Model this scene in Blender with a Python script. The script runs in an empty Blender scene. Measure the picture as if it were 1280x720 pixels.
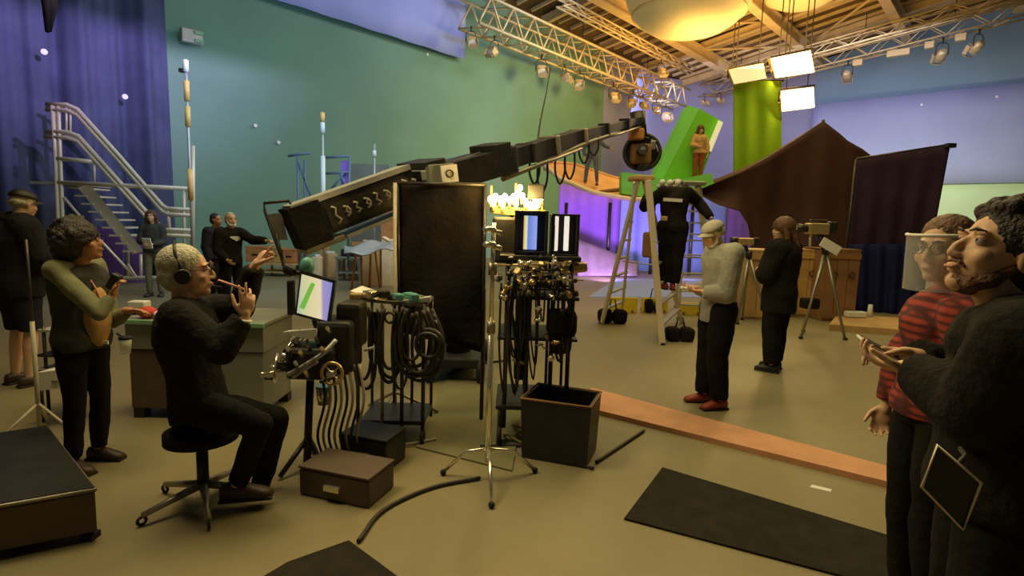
import bpy, bmesh, math, random
from mathutils import Vector, Matrix, noise
random.seed(7)
SC = bpy.context.scene
COL = SC.collection
V = Vector
R = math.radians

# ------------------------------------------------------------------ camera
CAMH, FPX, PITCH, ROLL = 1.6, 700.0, 6.8, 1.7
cam_data = bpy.data.cameras.new('camera')
cam_data.sensor_fit = 'HORIZONTAL'; cam_data.sensor_width = 36.0
cam_data.lens = FPX * 36.0 / 1280.0
cam_data.clip_start = 0.05; cam_data.clip_end = 300
cam = bpy.data.objects.new('camera', cam_data); COL.objects.link(cam)
CM = Matrix.Translation((0, 0, CAMH)) @ Matrix.Rotation(R(90 - PITCH), 4, 'X') @ Matrix.Rotation(R(ROLL), 4, 'Z')
cam.matrix_world = CM
SC.camera = cam

def ray(px, py):
    return (CM.to_3x3() @ V(((px - 640) / FPX, (360 - py) / FPX, -1.0)))
def P(px, py, Y):
    d = ray(px, py); return V((0, 0, CAMH)) + d * (Y / d.y)
def F(px, py, z=0.0):
    d = ray(px, py); return V((0, 0, CAMH)) + d * ((z - CAMH) / d.z)

# ------------------------------------------------------------------ world, exposure
w = bpy.data.worlds.new('world'); SC.world = w; w.use_nodes = True
bgn = w.node_tree.nodes['Background']
bgn.inputs[0].default_value = (0.80, 0.80, 0.50, 1); bgn.inputs[1].default_value = 0.07
SC.view_settings.view_transform = 'Standard'; SC.view_settings.look = 'None'
SC.view_settings.exposure = 0.0; SC.view_settings.gamma = 1.0
SC.view_settings.use_curve_mapping = False

# stage coordinates along the two big walls
WA = V((-11.3, 12.4, 0)); WD = V((0.667, 0.745, 0)).normalized(); WN = V((0.745, -0.667, 0)).normalized()
def WL(t, z=0.0, off=0.0):
    p = WA + WD * t + WN * off; return V((p.x, p.y, z))
TC = 35.8                                 # left wall length up to the corner
def WR(s, z=0.0, off=0.0):                # right wall: s metres from the corner, off into the room
    p = WA + WD * TC + WN * s - WD * off; return V((p.x, p.y, z))

def light(name, kind, loc, energy, color, target=None, size=1.0, size_y=None, spot=60, blend=0.3, radius=0.1):
    d = bpy.data.lights.new(name, kind); d.energy = energy; d.color = color
    if kind == 'AREA':
        d.size = size
        if size_y: d.shape = 'RECTANGLE'; d.size_y = size_y
    elif kind == 'SPOT':
        d.spot_size = R(spot); d.spot_blend = blend; d.shadow_soft_size = radius
    else:
        d.shadow_soft_size = radius
    o = bpy.data.objects.new(name, d); COL.objects.link(o); o.location = loc
    if target is not None:
        o.rotation_euler = (V(target) - V(loc)).to_track_quat('-Z', 'Y').to_euler()
    return o

WARM = (1.0, 0.80, 0.42)
# overhead working light of the stage (soft boxes high under the roof), plus an added front light
light('stage_soft_light', 'AREA', (0.5, 6.0, 8.5), 540, (1.0, 0.83, 0.40), (0, 7.5, 0), 9, 7)
light('stage_soft_light', 'AREA', (6, 15, 9.5), 500, (1.0, 0.78, 0.34), (5, 15, 0), 8, 8)
light('added_front_light', 'AREA', (-2.2, 3.2, 4.6), 110, (1.0, 0.80, 0.44), (1.2, 1.7, 1.3), 1.4)  # added warm light without a fixture, brightens the right-hand faces
light('roof_wash_light', 'AREA', (9, 23, 7.0), 950, (1.0, 0.58, 0.16), (9, 25, 14), 7, 7)
# cool wash on the left backdrop, cut by an added unseen board, and warm wash further along
light('cool_wash_light', 'SPOT', WL(2.0, 6.6, 12.0), 6500, (0.70, 0.48, 1.0), WL(1.4, 8.0, 0), spot=66, blend=1.0, radius=0.03)
light('left_fill_light', 'AREA', WL(4, 4.8, 7.5), 190, (0.26, 0.58, 1.0), WL(5, 2.5, 0), 6, 3)
light('warm_wall_light', 'SPOT', WL(17, 7.0, 10), 2700, (1.0, 0.80, 0.30), WL(17, 4.6, 0), spot=95, blend=1.0, radius=1.2)
light('upper_wall_light', 'AREA', WL(13, 9.0, 6.5), 240, (0.60, 0.68, 1.0), WL(10, 10.5, 0), 5, 1.5)
# right backdrop
light('right_wall_light', 'AREA', WR(9.5, 10.0, 6.5), 200, (0.70, 0.74, 1.0), WR(8.5, 5.6, 0), 10, 2)
light('corner_light', 'AREA', WR(2.0, 8.5, 9), 170, (0.66, 0.66, 1.0), WR(1.0, 6, 0), 5, 3)
light('added_low_wall_light', 'AREA', WR(12, 4.6, 5.0), 260, (1.0, 0.95, 0.62), WR(13, 2.6, 0), 9, 1)  # added to brighten the pale lower part of the wall
light('purple_set_light', 'SPOT', (2.6, 15.2, 0.35), 1100, (0.56, 0.30, 1.0), (2.9, 19.5, 1.0), spot=95, blend=0.9, radius=0.25)
light('blue_set_light', 'SPOT', (5.2, 16.0, 0.35), 300, (0.55, 0.62, 1.0), (5.3, 19.5, 1.2), spot=90, blend=0.9, radius=0.25)

# ------------------------------------------------------------------ materials
def mat(name, color, rough=0.6, metal=0.0, var=0.12, vscale=6.0, bump=0.0, bscale=60.0, emit=None, estr=1.0,
        trans=0.0, alpha=1.0, color2=None, sheen=0.0, coords='Object'):
    m = bpy.data.materials.new(name); m.use_nodes = True
    nt = m.node_tree; b = nt.nodes['Principled BSDF']
    tc = nt.nodes.new('ShaderNodeTexCoord')
    nz = nt.nodes.new('ShaderNodeTexNoise'); nz.inputs['Scale'].default_value = vscale
    nz.inputs['Detail'].default_value = 5
    nt.links.new(tc.outputs[coords], nz.inputs['Vector'])
    rp = nt.nodes.new('ShaderNodeValToRGB')
    c = color; c2 = color2
    lo = tuple(max(0, x * (1 - var)) for x in c); hi = tuple(min(1, x * (1 + var)) for x in (c2 or c))
    rp.color_ramp.elements[0].color = (*lo, 1); rp.color_ramp.elements[1].color = (*hi, 1)
    rp.color_ramp.elements[0].position = 0.32; rp.color_ramp.elements[1].position = 0.68
    nt.links.new(nz.outputs['Fac'], rp.inputs['Fac'])
    nt.links.new(rp.outputs['Color'], b.inputs['Base Color'])
    b.inputs['Roughness'].default_value = rough; b.inputs['Metallic'].default_value = metal
    if rough >= .8: b.inputs['Specular IOR Level'].default_value = 0.12
    if sheen: b.inputs['Sheen Weight'].default_value = sheen
    if trans: b.inputs['Transmission Weight'].default_value = trans
    if alpha < 1: b.inputs['Alpha'].default_value = alpha
    if bump:
        n2 = nt.nodes.new('ShaderNodeTexNoise'); n2.inputs['Scale'].default_value = bscale
        n2.inputs['Detail'].default_value = 4
        nt.links.new(tc.outputs[coords], n2.inputs['Vector'])
        bp = nt.nodes.new('ShaderNodeBump'); bp.inputs['Strength'].default_value = bump
        bp.inputs['Distance'].default_value = 0.02
        nt.links.new(n2.outputs['Fac'], bp.inputs['Height']); nt.links.new(bp.outputs['Normal'], b.inputs['Normal'])
    if emit:
        b.inputs['Emission Color'].default_value = (*emit, 1); b.inputs['Emission Strength'].default_value = estr
    return m

M = {}
M['wall'] = mat('painted_wall', (0.19, 0.345, 0.255), 0.85, var=0.06, vscale=0.5, bump=0.15, bscale=3)
M['wall_right'] = mat('painted_wall_right', (0.25, 0.40, 0.62), 0.85, var=0.05, vscale=0.4)
M['wall_low'] = mat('wall_pale_green', (0.62, 0.82, 0.58), 0.85, var=0.05, vscale=0.5)
M['band_blue'] = mat('blue_light_band', (0.40, 0.46, 0.86), 0.9, var=0.05, vscale=0.6, bump=0.2, bscale=2)
M['curtain'] = mat('blue_violet_curtain', (0.075, 0.088, 0.165), 0.9, var=0.15, vscale=1.5, bump=0.3, bscale=8)
M['corner'] = mat('corner_shading_blue', (0.36, 0.38, 0.66), 0.9, var=0.05, vscale=0.5)
M['purple'] = mat('purple_cloth', (0.34, 0.17, 0.62), 0.9, var=0.08, vscale=1)
M['skirt_blue'] = mat('blue_cloth', (0.30, 0.36, 0.75), 0.9, var=0.08, vscale=1)
M['grey_cloth'] = mat('grey_cloth', (0.22, 0.19, 0.17), 0.9, var=0.15, vscale=2)
M['white_mark'] = mat('white_marker', (0.9, 0.9, 0.95), 0.7, emit=None)
M['roof'] = mat('roof_deck', (0.16, 0.10, 0.045), 0.9, var=0.25, vscale=1.2)
M['beam'] = mat('roof_steel', (0.62, 0.47, 0.24), 0.6, var=0.12, vscale=2)
M['truss'] = mat('truss_aluminium', (0.72, 0.57, 0.30), 0.45, metal=0.3, var=0.1)
M['silk'] = mat('lantern_silk', (0.62, 0.50, 0.30), 0.8, var=0.03, emit=(1.0, 0.66, 0.22), estr=0.10)
M['panel_on'] = mat('lit_panel', (1, 1, 1), 0.5, var=0, emit=(1.0, 0.80, 0.42), estr=9.0)
M['panel_glow'] = mat('unlit_panel_glow', (0.95, 0.92, 0.7), 0.6, var=0.02, emit=(0.95, 0.92, 0.55), estr=0.35)  # unlit panel and block edge; faint glow put in to brighten them
M['green'] = mat('chroma_green', (0.20, 0.62, 0.04), 0.8, var=0.05, vscale=1)
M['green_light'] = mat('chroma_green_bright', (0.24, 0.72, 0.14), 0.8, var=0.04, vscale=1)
M['green_olive'] = mat('chroma_green_cloth', (0.17, 0.33, 0.01), 0.85, var=0.05, vscale=1)
M['orange'] = mat('orange_hull_foam', (0.85, 0.42, 0.16), 0.7, var=0.12, vscale=2)
M['rim'] = mat('pale_hull_rim', (0.92, 0.72, 0.42), 0.6, var=0.08)
M['brown_cloth'] = mat('dark_brown_cloth', (0.060, 0.020, 0.011), 0.75, var=0.3, vscale=0.6, bump=0.3, bscale=2)
M['plum_cloth'] = mat('plum_black_cloth', (0.045, 0.024, 0.045), 0.8, var=0.3, vscale=0.8, bump=0.3, bscale=2)
M['navy_cloth'] = mat('navy_cloth', (0.016, 0.018, 0.075), 0.85, var=0.25, vscale=1.2, bump=0.3, bscale=3)
M['black'] = mat('black_paint', (0.018, 0.016, 0.013), 0.5, var=0.3, vscale=8)
M['black_cloth'] = mat('black_cloth', (0.016, 0.013, 0.010), 0.9, var=0.3, vscale=5, bump=0.4, bscale=25)
M['dark_metal'] = mat('dark_metal', (0.06, 0.052, 0.04), 0.4, metal=0.6, var=0.3, vscale=9)
M['grey_metal'] = mat('grey_metal', (0.34, 0.31, 0.23), 0.4, metal=0.7, var=0.15)
M['alu'] = mat('aluminium', (0.80, 0.69, 0.52), 0.42, metal=0.2, var=0.08, vscale=4)
M['alu_dull'] = mat('dull_aluminium', (0.50, 0.49, 0.44), 0.5, metal=0.35, var=0.1)
M['chrome'] = mat('bright_metal', (0.88, 0.82, 0.66), 0.2, metal=0.8, var=0.05)
M['brass'] = mat('brass', (0.72, 0.52, 0.22), 0.3, metal=0.7, var=0.1)
M['wood'] = mat('plywood', (0.50, 0.30, 0.09), 0.7, var=0.18, vscale=3)
M['wood_dark'] = mat('dark_plywood', (0.25, 0.125, 0.045), 0.7, var=0.2, vscale=3)
M['wood_tan'] = mat('tan_wood', (0.58, 0.36, 0.14), 0.65, var=0.15, vscale=4)
M['wood_orange'] = mat('orange_wood', (0.55, 0.22, 0.06), 0.65, var=0.2, vscale=5)
M['plank'] = mat('pink_tan_plank', (0.62, 0.30, 0.15), 0.7, var=0.12, vscale=4)
M['white'] = mat('white_plastic', (0.80, 0.78, 0.70), 0.5, var=0.05)
M['paper'] = mat('paper', (0.85, 0.82, 0.74), 0.8, var=0.03)
M['red'] = mat('red_cloth', (0.62, 0.05, 0.03), 0.7, var=0.15)
M['pink'] = mat('pink_plastic', (0.85, 0.38, 0.32), 0.5, var=0.05)
M['yellow'] = mat('yellow_board', (0.68, 0.50, 0.02), 0.6, var=0.08)
M['grey_case'] = mat('grey_laminate', (0.23, 0.235, 0.18), 0.6, var=0.12, vscale=3)
M['brown_case'] = mat('brown_case', (0.105, 0.07, 0.045), 0.7, var=0.2, vscale=3)
M['green_edge'] = mat('green_trim', (0.25, 0.48, 0.28), 0.5, var=0.1)
M['rubber'] = mat('black_rubber', (0.015, 0.014, 0.012), 0.7, var=0.2)
M['cable'] = mat('cable_rubber', (0.035, 0.028, 0.02), 0.55, var=0.2)
M['cable_yellow'] = mat('yellow_cable', (0.48, 0.42, 0.05), 0.5, var=0.1)
M['cable_grey'] = mat('grey_cable', (0.42, 0.38, 0.28), 0.5, var=0.1)
M['orange_band'] = mat('orange_band', (0.95, 0.52, 0.16), 0.5, var=0.1, emit=(1, 0.5, 0.15), estr=0.0)
M['blue_metal'] = mat('blue_painted_steel', (0.13, 0.19, 0.26), 0.5, var=0.1)
M['teal'] = mat('teal_plastic', (0.10, 0.30, 0.26), 0.4, var=0.2)
M['bulb'] = mat('lit_bulb', (1, 1, 1), 0.5, var=0, emit=(1.0, 0.66, 0.20), estr=60.0)
M['strip_lit'] = mat('lit_strip', (.9, .9, .85), 0.5, var=0, emit=(1.0, 0.93, 0.80), estr=0.8)
M['pic_green'] = mat('picture_green', (.05, .2, .03), 0.5, var=0, emit=(0.16, 0.42, 0.05), estr=1.0)
M['housing'] = mat('amber_housing', (0.35, 0.25, 0.06), 0.6, var=0.2)
M['mat_green'] = mat('olive_floor_mat', (0.20, 0.19, 0.10), 0.9, var=0.1, vscale=5)
M['rug'] = mat('dark_rug', (0.03, 0.026, 0.018), 0.95, var=0.2, vscale=8, bump=0.4, bscale=80)
M['glass_lens'] = mat('lens_glass', (0.04, 0.03, 0.05), 0.08, var=0)
M['eye'] = mat('eye_white', (0.42, 0.38, 0.33), 0.3, var=0)
M['iris'] = mat('eye_dark', (0.05, 0.03, 0.02), 0.2, var=0)
M['lips'] = mat('lips', (0.46, 0.20, 0.13), 0.5, var=0)
M['lips_dark'] = mat('lips_dark', (0.28, 0.11, 0.06), 0.5, var=0)
M['shield'] = mat('clear_shield', (0.95, 0.95, 0.9), 0.08, var=0, alpha=0.16)
M['clear'] = mat('clear_plastic', (0.75, 0.78, 0.62), 0.15, var=0, alpha=0.5)
# people
M['skin_fair'] = mat('skin_fair', (0.66, 0.40, 0.24), 0.55, var=0.06, vscale=12)
M['skin_pink'] = mat('skin_pink', (0.72, 0.42, 0.27), 0.55, var=0.07, vscale=12)
M['skin_tan'] = mat('skin_tan', (0.44, 0.20, 0.09), 0.55, var=0.08, vscale=12)
M['hair_silver'] = mat('silver_hair', (0.52, 0.48, 0.36), 0.6, var=0.3, vscale=30, bump=0.6, bscale=90)
M['hair_dark'] = mat('dark_hair', (0.022, 0.013, 0.007), 0.5, var=0.5, vscale=30, bump=0.7, bscale=90)
M['hair_brown'] = mat('brown_hair', (0.13, 0.055, 0.02), 0.5, var=0.4, vscale=30, bump=0.6, bscale=90)
M['jacket'] = mat('dark_jacket', (0.020, 0.020, 0.024), 0.85, var=0.25, vscale=5, bump=0.4, bscale=30)
M['sweater'] = mat('black_sweater', (0.017, 0.015, 0.012), 0.9, var=0.3, vscale=5, bump=0.4, bscale=50)
M['trouser'] = mat('black_trousers', (0.014, 0.012, 0.010), 0.9, var=0.3, vscale=5, bump=0.3, bscale=40)
M['shorts'] = mat('navy_shorts', (0.022, 0.024, 0.038), 0.9, var=0.2, vscale=5)
M['grey_shirt'] = mat('grey_marl_shirt', (0.36, 0.36, 0.30), 0.9, var=0.12, vscale=9, bump=0.3, bscale=50)
M['olive_sleeve'] = mat('olive_sleeve', (0.20, 0.20, 0.11), 0.9, var=0.15, vscale=7)
M['vest'] = mat('dark_grey_vest', (0.060, 0.060, 0.052), 0.85, var=0.25, vscale=6, bump=0.4, bscale=25)
M['tan_top'] = mat('tan_top', (0.52, 0.31, 0.12), 0.85, var=0.12, vscale=7)
M['grey_trouser'] = mat('grey_trousers', (0.20, 0.19, 0.13), 0.9, var=0.15)
M['shoe_dark'] = mat('dark_shoe', (0.05, 0.028, 0.018), 0.5, var=0.2)
M['shoe_red'] = mat('red_sneaker', (0.34, 0.05, 0.03), 0.5, var=0.2)
M['cap_grey'] = mat('pale_grey_cap', (0.50, 0.47, 0.38), 0.85, var=0.08)
M['actor_blue'] = mat('blue_grey_costume', (0.14, 0.14, 0.16), 0.8, var=0.2)
M['actor_red'] = mat('rust_costume', (0.33, 0.09, 0.03), 0.8, var=0.25, vscale=9)
M['actor_tan'] = mat('tan_costume', (0.55, 0.34, 0.12), 0.8, var=0.25, vscale=12)

def plaid():
    m = bpy.data.materials.new('red_plaid'); m.use_nodes = True
    nt = m.node_tree; b = nt.nodes['Principled BSDF']; b.inputs['Roughness'].default_value = 0.9
    tc = nt.nodes.new('ShaderNodeTexCoord')
    fac = None
    for dr, sc in (('Z', 10), ('X', 9)):
        wv = nt.nodes.new('ShaderNodeTexWave'); wv.bands_direction = dr; wv.inputs['Scale'].default_value = sc
        wv.inputs['Distortion'].default_value = 0.6
        nt.links.new(tc.outputs['Object'], wv.inputs['Vector'])
        if fac is None: fac = wv.outputs['Fac']
        else:
            mm = nt.nodes.new('ShaderNodeMath'); mm.operation = 'MULTIPLY'
            nt.links.new(fac, mm.inputs[0]); nt.links.new(wv.outputs['Fac'], mm.inputs[1]); fac = mm.outputs[0]
    rp = nt.nodes.new('ShaderNodeValToRGB'); e = rp.color_ramp.elements
    e[0].color = (0.065, 0.010, 0.010, 1); e[1].color = (0.32, 0.040, 0.024, 1); e[1].position = 0.6
    nt.links.new(fac, rp.inputs['Fac']); nt.links.new(rp.outputs['Color'], b.inputs['Base Color'])
    return m
M['plaid'] = plaid()

def floor_mat():
    m = bpy.data.materials.new('worn_stage_floor'); m.use_nodes = True
    nt = m.node_tree; b = nt.nodes['Principled BSDF']
    tc = nt.nodes.new('ShaderNodeTexCoord')
    n1 = nt.nodes.new('ShaderNodeTexNoise'); n1.inputs['Scale'].default_value = 0.55; n1.inputs['Detail'].default_value = 8
    n2 = nt.nodes.new('ShaderNodeTexNoise'); n2.inputs['Scale'].default_value = 9; n2.inputs['Detail'].default_value = 6
    for n in (n1, n2): nt.links.new(tc.outputs['Object'], n.inputs['Vector'])
    ad = nt.nodes.new('ShaderNodeMath'); ad.operation = 'MULTIPLY_ADD'; ad.inputs[1].default_value = 0.25
    nt.links.new(n2.outputs['Fac'], ad.inputs[0]); nt.links.new(n1.outputs['Fac'], ad.inputs[2])
    rp = nt.nodes.new('ShaderNodeValToRGB'); e = rp.color_ramp.elements
    e[0].position = 0.45; e[0].color = (0.215, 0.175, 0.085, 1); e[1].position = 0.78; e[1].color = (0.27, 0.23, 0.12, 1)
    nt.links.new(ad.outputs[0], rp.inputs['Fac']); nt.links.new(rp.outputs['Color'], b.inputs['Base Color'])
    b.inputs['Roughness'].default_value = 0.55
    return m
M['floor'] = floor_mat()

# ------------------------------------------------------------------ mesh builder
class MB:
    def __init__(s): s.v = []; s.f = []; s.sm = []
    def add(s, vs, fs, smooth=False):
        n = len(s.v); s.v += [V(x) for x in vs]
        s.f += [tuple(i + n for i in f) for f in fs]; s.sm += [smooth] * len(fs); return s
    def box(s, c, size, rot=None, taper=1.0, bev=0.0):
        x, y, z = (k / 2 for k in size); c = V(c); m = rot or Matrix.Identity(3)
        if bev <= 0:
            vs = [c + m @ V((sx * x * (taper if sz > 0 else 1), sy * y * (taper if sz > 0 else 1), sz * z))
                  for sz in (-1, 1) for sx, sy in ((-1, -1), (1, -1), (1, 1), (-1, 1))]
            fs = [(3, 2, 1, 0), (4, 5, 6, 7), (0, 1, 5, 4), (1, 2, 6, 5), (2, 3, 7, 6), (3, 0, 4, 7)]
            return s.add(vs, fs)
        bm = bmesh.new(); bmesh.ops.create_cube(bm, size=1)
        for v in bm.verts: v.co = V((v.co.x * 2 * x, v.co.y * 2 * y, v.co.z * 2 * z))
        bmesh.ops.bevel(bm, geom=bm.edges[:], offset=min(bev, x * .9, y * .9, z * .9), segments=2, affect='EDGES', profile=0.5)
        bm.verts.index_update()
        vs = [c + m @ v.co for v in bm.verts]; fs = [tuple(v.index for v in f.verts) for f in bm.faces]; bm.free()
        return s.add(vs, fs)
    def hexa(s, p8):   # bottom 4, top 4 (each ring in order)
        return s.add(p8, [(3, 2, 1, 0), (4, 5, 6, 7), (0, 1, 5, 4), (1, 2, 6, 5), (2, 3, 7, 6), (3, 0, 4, 7)])
    def tube(s, pts, rad, n=8, caps=True, round_=False, closed=False):
        pts = [V(p) for p in pts]
        if not isinstance(rad, (list, tuple)): rad = [rad] * len(pts)
        rad = list(rad)
        if round_:
            a, b = pts[0], pts[-1]; da = (pts[0] - pts[1]).normalized(); db = (pts[-1] - pts[-2]).normalized()
            pre = [(a + da * rad[0] * math.sin(R(t)), rad[0] * math.cos(R(t))) for t in (88, 60, 30)]
            post = [(b + db * rad[-1] * math.sin(R(t)), rad[-1] * math.cos(R(t))) for t in (30, 60, 88)]
            pts = [q for q, _ in pre] + pts + [q for q, _ in post]
            rad = [q for _, q in pre] + rad + [q for _, q in post]
        N = len(pts); vs = []; up = None
        for i in range(N):
            if closed: d = pts[(i + 1) % N] - pts[i - 1]
            else: d = pts[min(i + 1, N - 1)] - pts[max(i - 1, 0)]
            d.normalize()
            if up is None: up = V((0, 0, 1)) if abs(d.z) < 0.9 else V((1, 0, 0))
            u = up - d * up.dot(d)
            if u.length < 1e-5: u = d.orthogonal()
            u.normalize(); up = u; w_ = d.cross(u)
            for k in range(n):
                a = 2 * math.pi * k / n
                vs.append(pts[i] + (u * math.cos(a) + w_ * math.sin(a)) * rad[i])
        fs = []
        for i in range(N if closed else N - 1):
            j = (i + 1) % N
            for k in range(n):
                l = (k + 1) % n; fs.append((i * n + k, j * n + k, j * n + l, i * n + l))
        s.add(vs, fs, True)
        if caps and not closed:
            b = len(s.v) - len(vs)
            s.f.append(tuple(b + k for k in range(n))); s.sm.append(False)
            s.f.append(tuple(b + (N - 1) * n + k for k in reversed(range(n)))); s.sm.append(False)
        return s
    def cyl(s, a, b, r, r2=None, n=12): return s.tube([a, b], [r, r if r2 is None else r2], n)
    def ell(s, c, r, rot=None, nu=14, nv=9):
        c = V(c); m = rot or Matrix.Identity(3)
        if not hasattr(r, '__len__'): r = (r, r, r)
        vs = [c + m @ V((0, 0, r[2]))]
        for i in range(1, nv):
            t = math.pi * i / nv
            for k in range(nu):
                a = 2 * math.pi * k / nu
                vs.append(c + m @ V((r[0] * math.sin(t) * math.cos(a), r[1] * math.sin(t) * math.sin(a), r[2] * math.cos(t))))
        vs.append(c + m @ V((0, 0, -r[2]))); L = len(vs) - 1; fs = []
        for k in range(nu):
            l = (k + 1) % nu
            fs.append((0, 1 + k, 1 + l)); fs.append((L, L - nu + l, L - nu + k))
            for i in range(nv - 2):
                a = 1 + i * nu; fs.append((a + k, a + nu + k, a + nu + l, a + l))
        return s.add(vs, fs, True)
    def loft(s, rings, n=18):   # rings: (centre, side vector, front vector)
        vs = []
        for c, sx, sy in rings:
            for k in range(n):
                a = 2 * math.pi * k / n; vs.append(V(c) + V(sx) * math.cos(a) + V(sy) * math.sin(a))
        fs = []
        for i in range(len(rings) - 1):
            for k in range(n):
                l = (k + 1) % n; fs.append((i * n + k, i * n + l, (i + 1) * n + l, (i + 1) * n + k))
        fs.append(tuple(reversed(range(n)))); fs.append(tuple((len(rings) - 1) * n + k for k in range(n)))
        return s.add(vs, fs, True)
    def torus(s, c, axis, Rr, r, n=24, m=8):
        axis = V(axis).normalized(); u = axis.orthogonal().normalized(); w_ = axis.cross(u)
        return s.tube([V(c) + (u * math.cos(2 * math.pi * k / n) + w_ * math.sin(2 * math.pi * k / n)) * Rr for k in range(n)], r, m, closed=True)
    def grid(s, fn, nu, nv, thick=0.0, smooth=True):  # sheet fn(u,v), optional thickness vector
        vs = [fn(i / nu, j / nv) for j in range(nv + 1) for i in range(nu + 1)]
        fs = [(j * (nu + 1) + i, j * (nu + 1) + i + 1, (j + 1) * (nu + 1) + i + 1, (j + 1) * (nu + 1) + i) for j in range(nv) for i in range(nu)]
        if thick:
            t = V(thick); n = len(vs)
            v2 = [v + t for v in vs]; f2 = [tuple(reversed([i + n for i in f])) for f in fs]
            rim = [i for i in range(nu + 1)] + [j * (nu + 1) + nu for j in range(1, nv + 1)] + \
                  [nv * (nu + 1) + i for i in range(nu - 1, -1, -1)] + [j * (nu + 1) for j in range(nv - 1, 0, -1)]
            sd = [(rim[k], rim[(k + 1) % len(rim)], rim[(k + 1) % len(rim)] + n, rim[k] + n) for k in range(len(rim))]
            sd = [tuple(reversed(q)) for q in sd]
            return s.add(vs + v2, fs + f2 + sd, smooth)
        return s.add(vs, fs, smooth)
    def mesh(s, name, m, org=V((0, 0, 0))):
        me = bpy.data.meshes.new(name); me.from_pydata([v - org for v in s.v], [], s.f); me.update()
        me.polygons.foreach_set('use_smooth', s.sm); me.materials.append(m); return me
    def build(s, name, m, parent=None):
        org = parent_loc(parent)
        if isinstance(m, str): m = M[m]
        o = bpy.data.objects.new(name, s.mesh(name, m, org)); COL.objects.link(o)
        if parent: o.parent = parent
        return o
    def top(s, name, m, label, cat, group=None, org=None):
        if isinstance(m, str): m = M[m]
        if org is None:
            zs = min(v.z for v in s.v); n = len(s.v)
            org = V((sum(v.x for v in s.v) / n, sum(v.y for v in s.v) / n, zs))
        o = bpy.data.objects.new(name, s.mesh(name, m, V(org))); COL.objects.link(o); o.location = org
        tag(o, label, cat, group); return o

def parent_loc(p):
    l = V((0, 0, 0))
    while p is not None: l = l + p.location; p = p.parent
    return l
def tag(o, label=None, cat=None, group=None, kind=None):
    if label: o['label'] = label
    if cat: o['category'] = cat
    if group: o['group'] = group
    if kind: o['kind'] = kind
    return o
def thing(name, loc, label, cat, group=None):
    o = bpy.data.objects.new(name, None); COL.objects.link(o); o.location = V(loc); o.empty_display_size = 0.1
    return tag(o, label, cat, group)
def struct(name, mb, m, parent=None):
    o = mb.build(name, m, parent)
    if parent is None: o['kind'] = 'structure'
    return o
def copy_tree(o, parent=None):
    c = o.copy(); COL.objects.link(c)
    if parent is not None: c.parent = parent
    for ch in list(o.children): copy_tree(ch, c)
    return c
def rotz(a): return Matrix.Rotation(R(a), 3, 'Z')
def frame_of(d, up=V((0, 0, 1))):  # columns x=side, y=dir, z=up
    d = V(d).normalized(); x = d.cross(up).normalized(); z = x.cross(d)
    return Matrix((x, d, z)).transposed()
def catmull(pts, k=6):
    pts = [V(p) for p in pts]; q = [pts[0] * 2 - pts[1]] + pts + [pts[-1] * 2 - pts[-2]]; out = []
    for i in range(1, len(q) - 2):
        for j in range(k):
            t = j / k; a, b, c, d = q[i - 1:i + 3]
            out.append(0.5 * ((2 * b) + (c - a) * t + (2 * a - 5 * b + 4 * c - d) * t * t + (3 * b - a - 3 * c + d) * t ** 3))
    out.append(pts[-1]); return out

# ================================================================== THE SETTING
def flr():
    mb = MB(); mb.box((4, 18, -0.1), (64, 64, 0.2)); return struct('floor', mb, 'floor')
flr()

T0 = 11.25
HT = 12.0   # wall height
# left wall, flat up to t=29 and then a coved corner into the right wall
mb = MB()
mb.grid(lambda u, v: WL(-24 + u * (T0 + 23.9), v * 12.3, 0), 20, 4, thick=-WN * 0.3, smooth=False)
wl = struct('wall_left', mb, 'wall')
mb = MB(); mb.grid(lambda u, v: WL(T0 - .1 + u * (23.75 - T0), v * 10.4, 0), 20, 4, thick=-WN * 0.3, smooth=False); mb.build('wall_panel', 'wall', wl)
mb = MB(); mb.grid(lambda u, v: WL(23.65 + u * 5.35, v * 10.4, 0), 20, 4, thick=-WN * 0.3, smooth=False); mb.build('wall_panel', 'corner', wl)  # corner shading put into the colour, starting on the flat wall
def cove(u, v, off=0.0):
    r = 6.8; c = WL(TC - r, 0, r); a = u * math.pi / 2
    p = c + (-WN * math.cos(a) + WD * math.sin(a)) * (r - off); return V((p.x, p.y, v * (10.4 + .165 * max(0, (p - WA).dot(WN)))))
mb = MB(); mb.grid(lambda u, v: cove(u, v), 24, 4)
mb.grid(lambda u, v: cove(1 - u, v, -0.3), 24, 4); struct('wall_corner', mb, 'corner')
mb = MB(); mb.grid(lambda u, v: WR(6.8 + u * 30, v * (10.4 + .165 * (6.8 + u * 30)), 0), 12, 4, thick=WD * 0.3, smooth=False)
struct('wall_right', mb, 'wall_right')
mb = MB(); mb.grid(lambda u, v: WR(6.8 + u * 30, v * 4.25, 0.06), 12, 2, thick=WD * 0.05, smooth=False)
struct('trim_1', mb, 'wall_low')  # pale green sheet along the lower right wall
# back of the stage behind the camera
mb = MB(); mb.box((4, -13, HT / 2), (64, 0.3, HT)); struct('wall_back', mb, 'wall_right')
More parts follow.
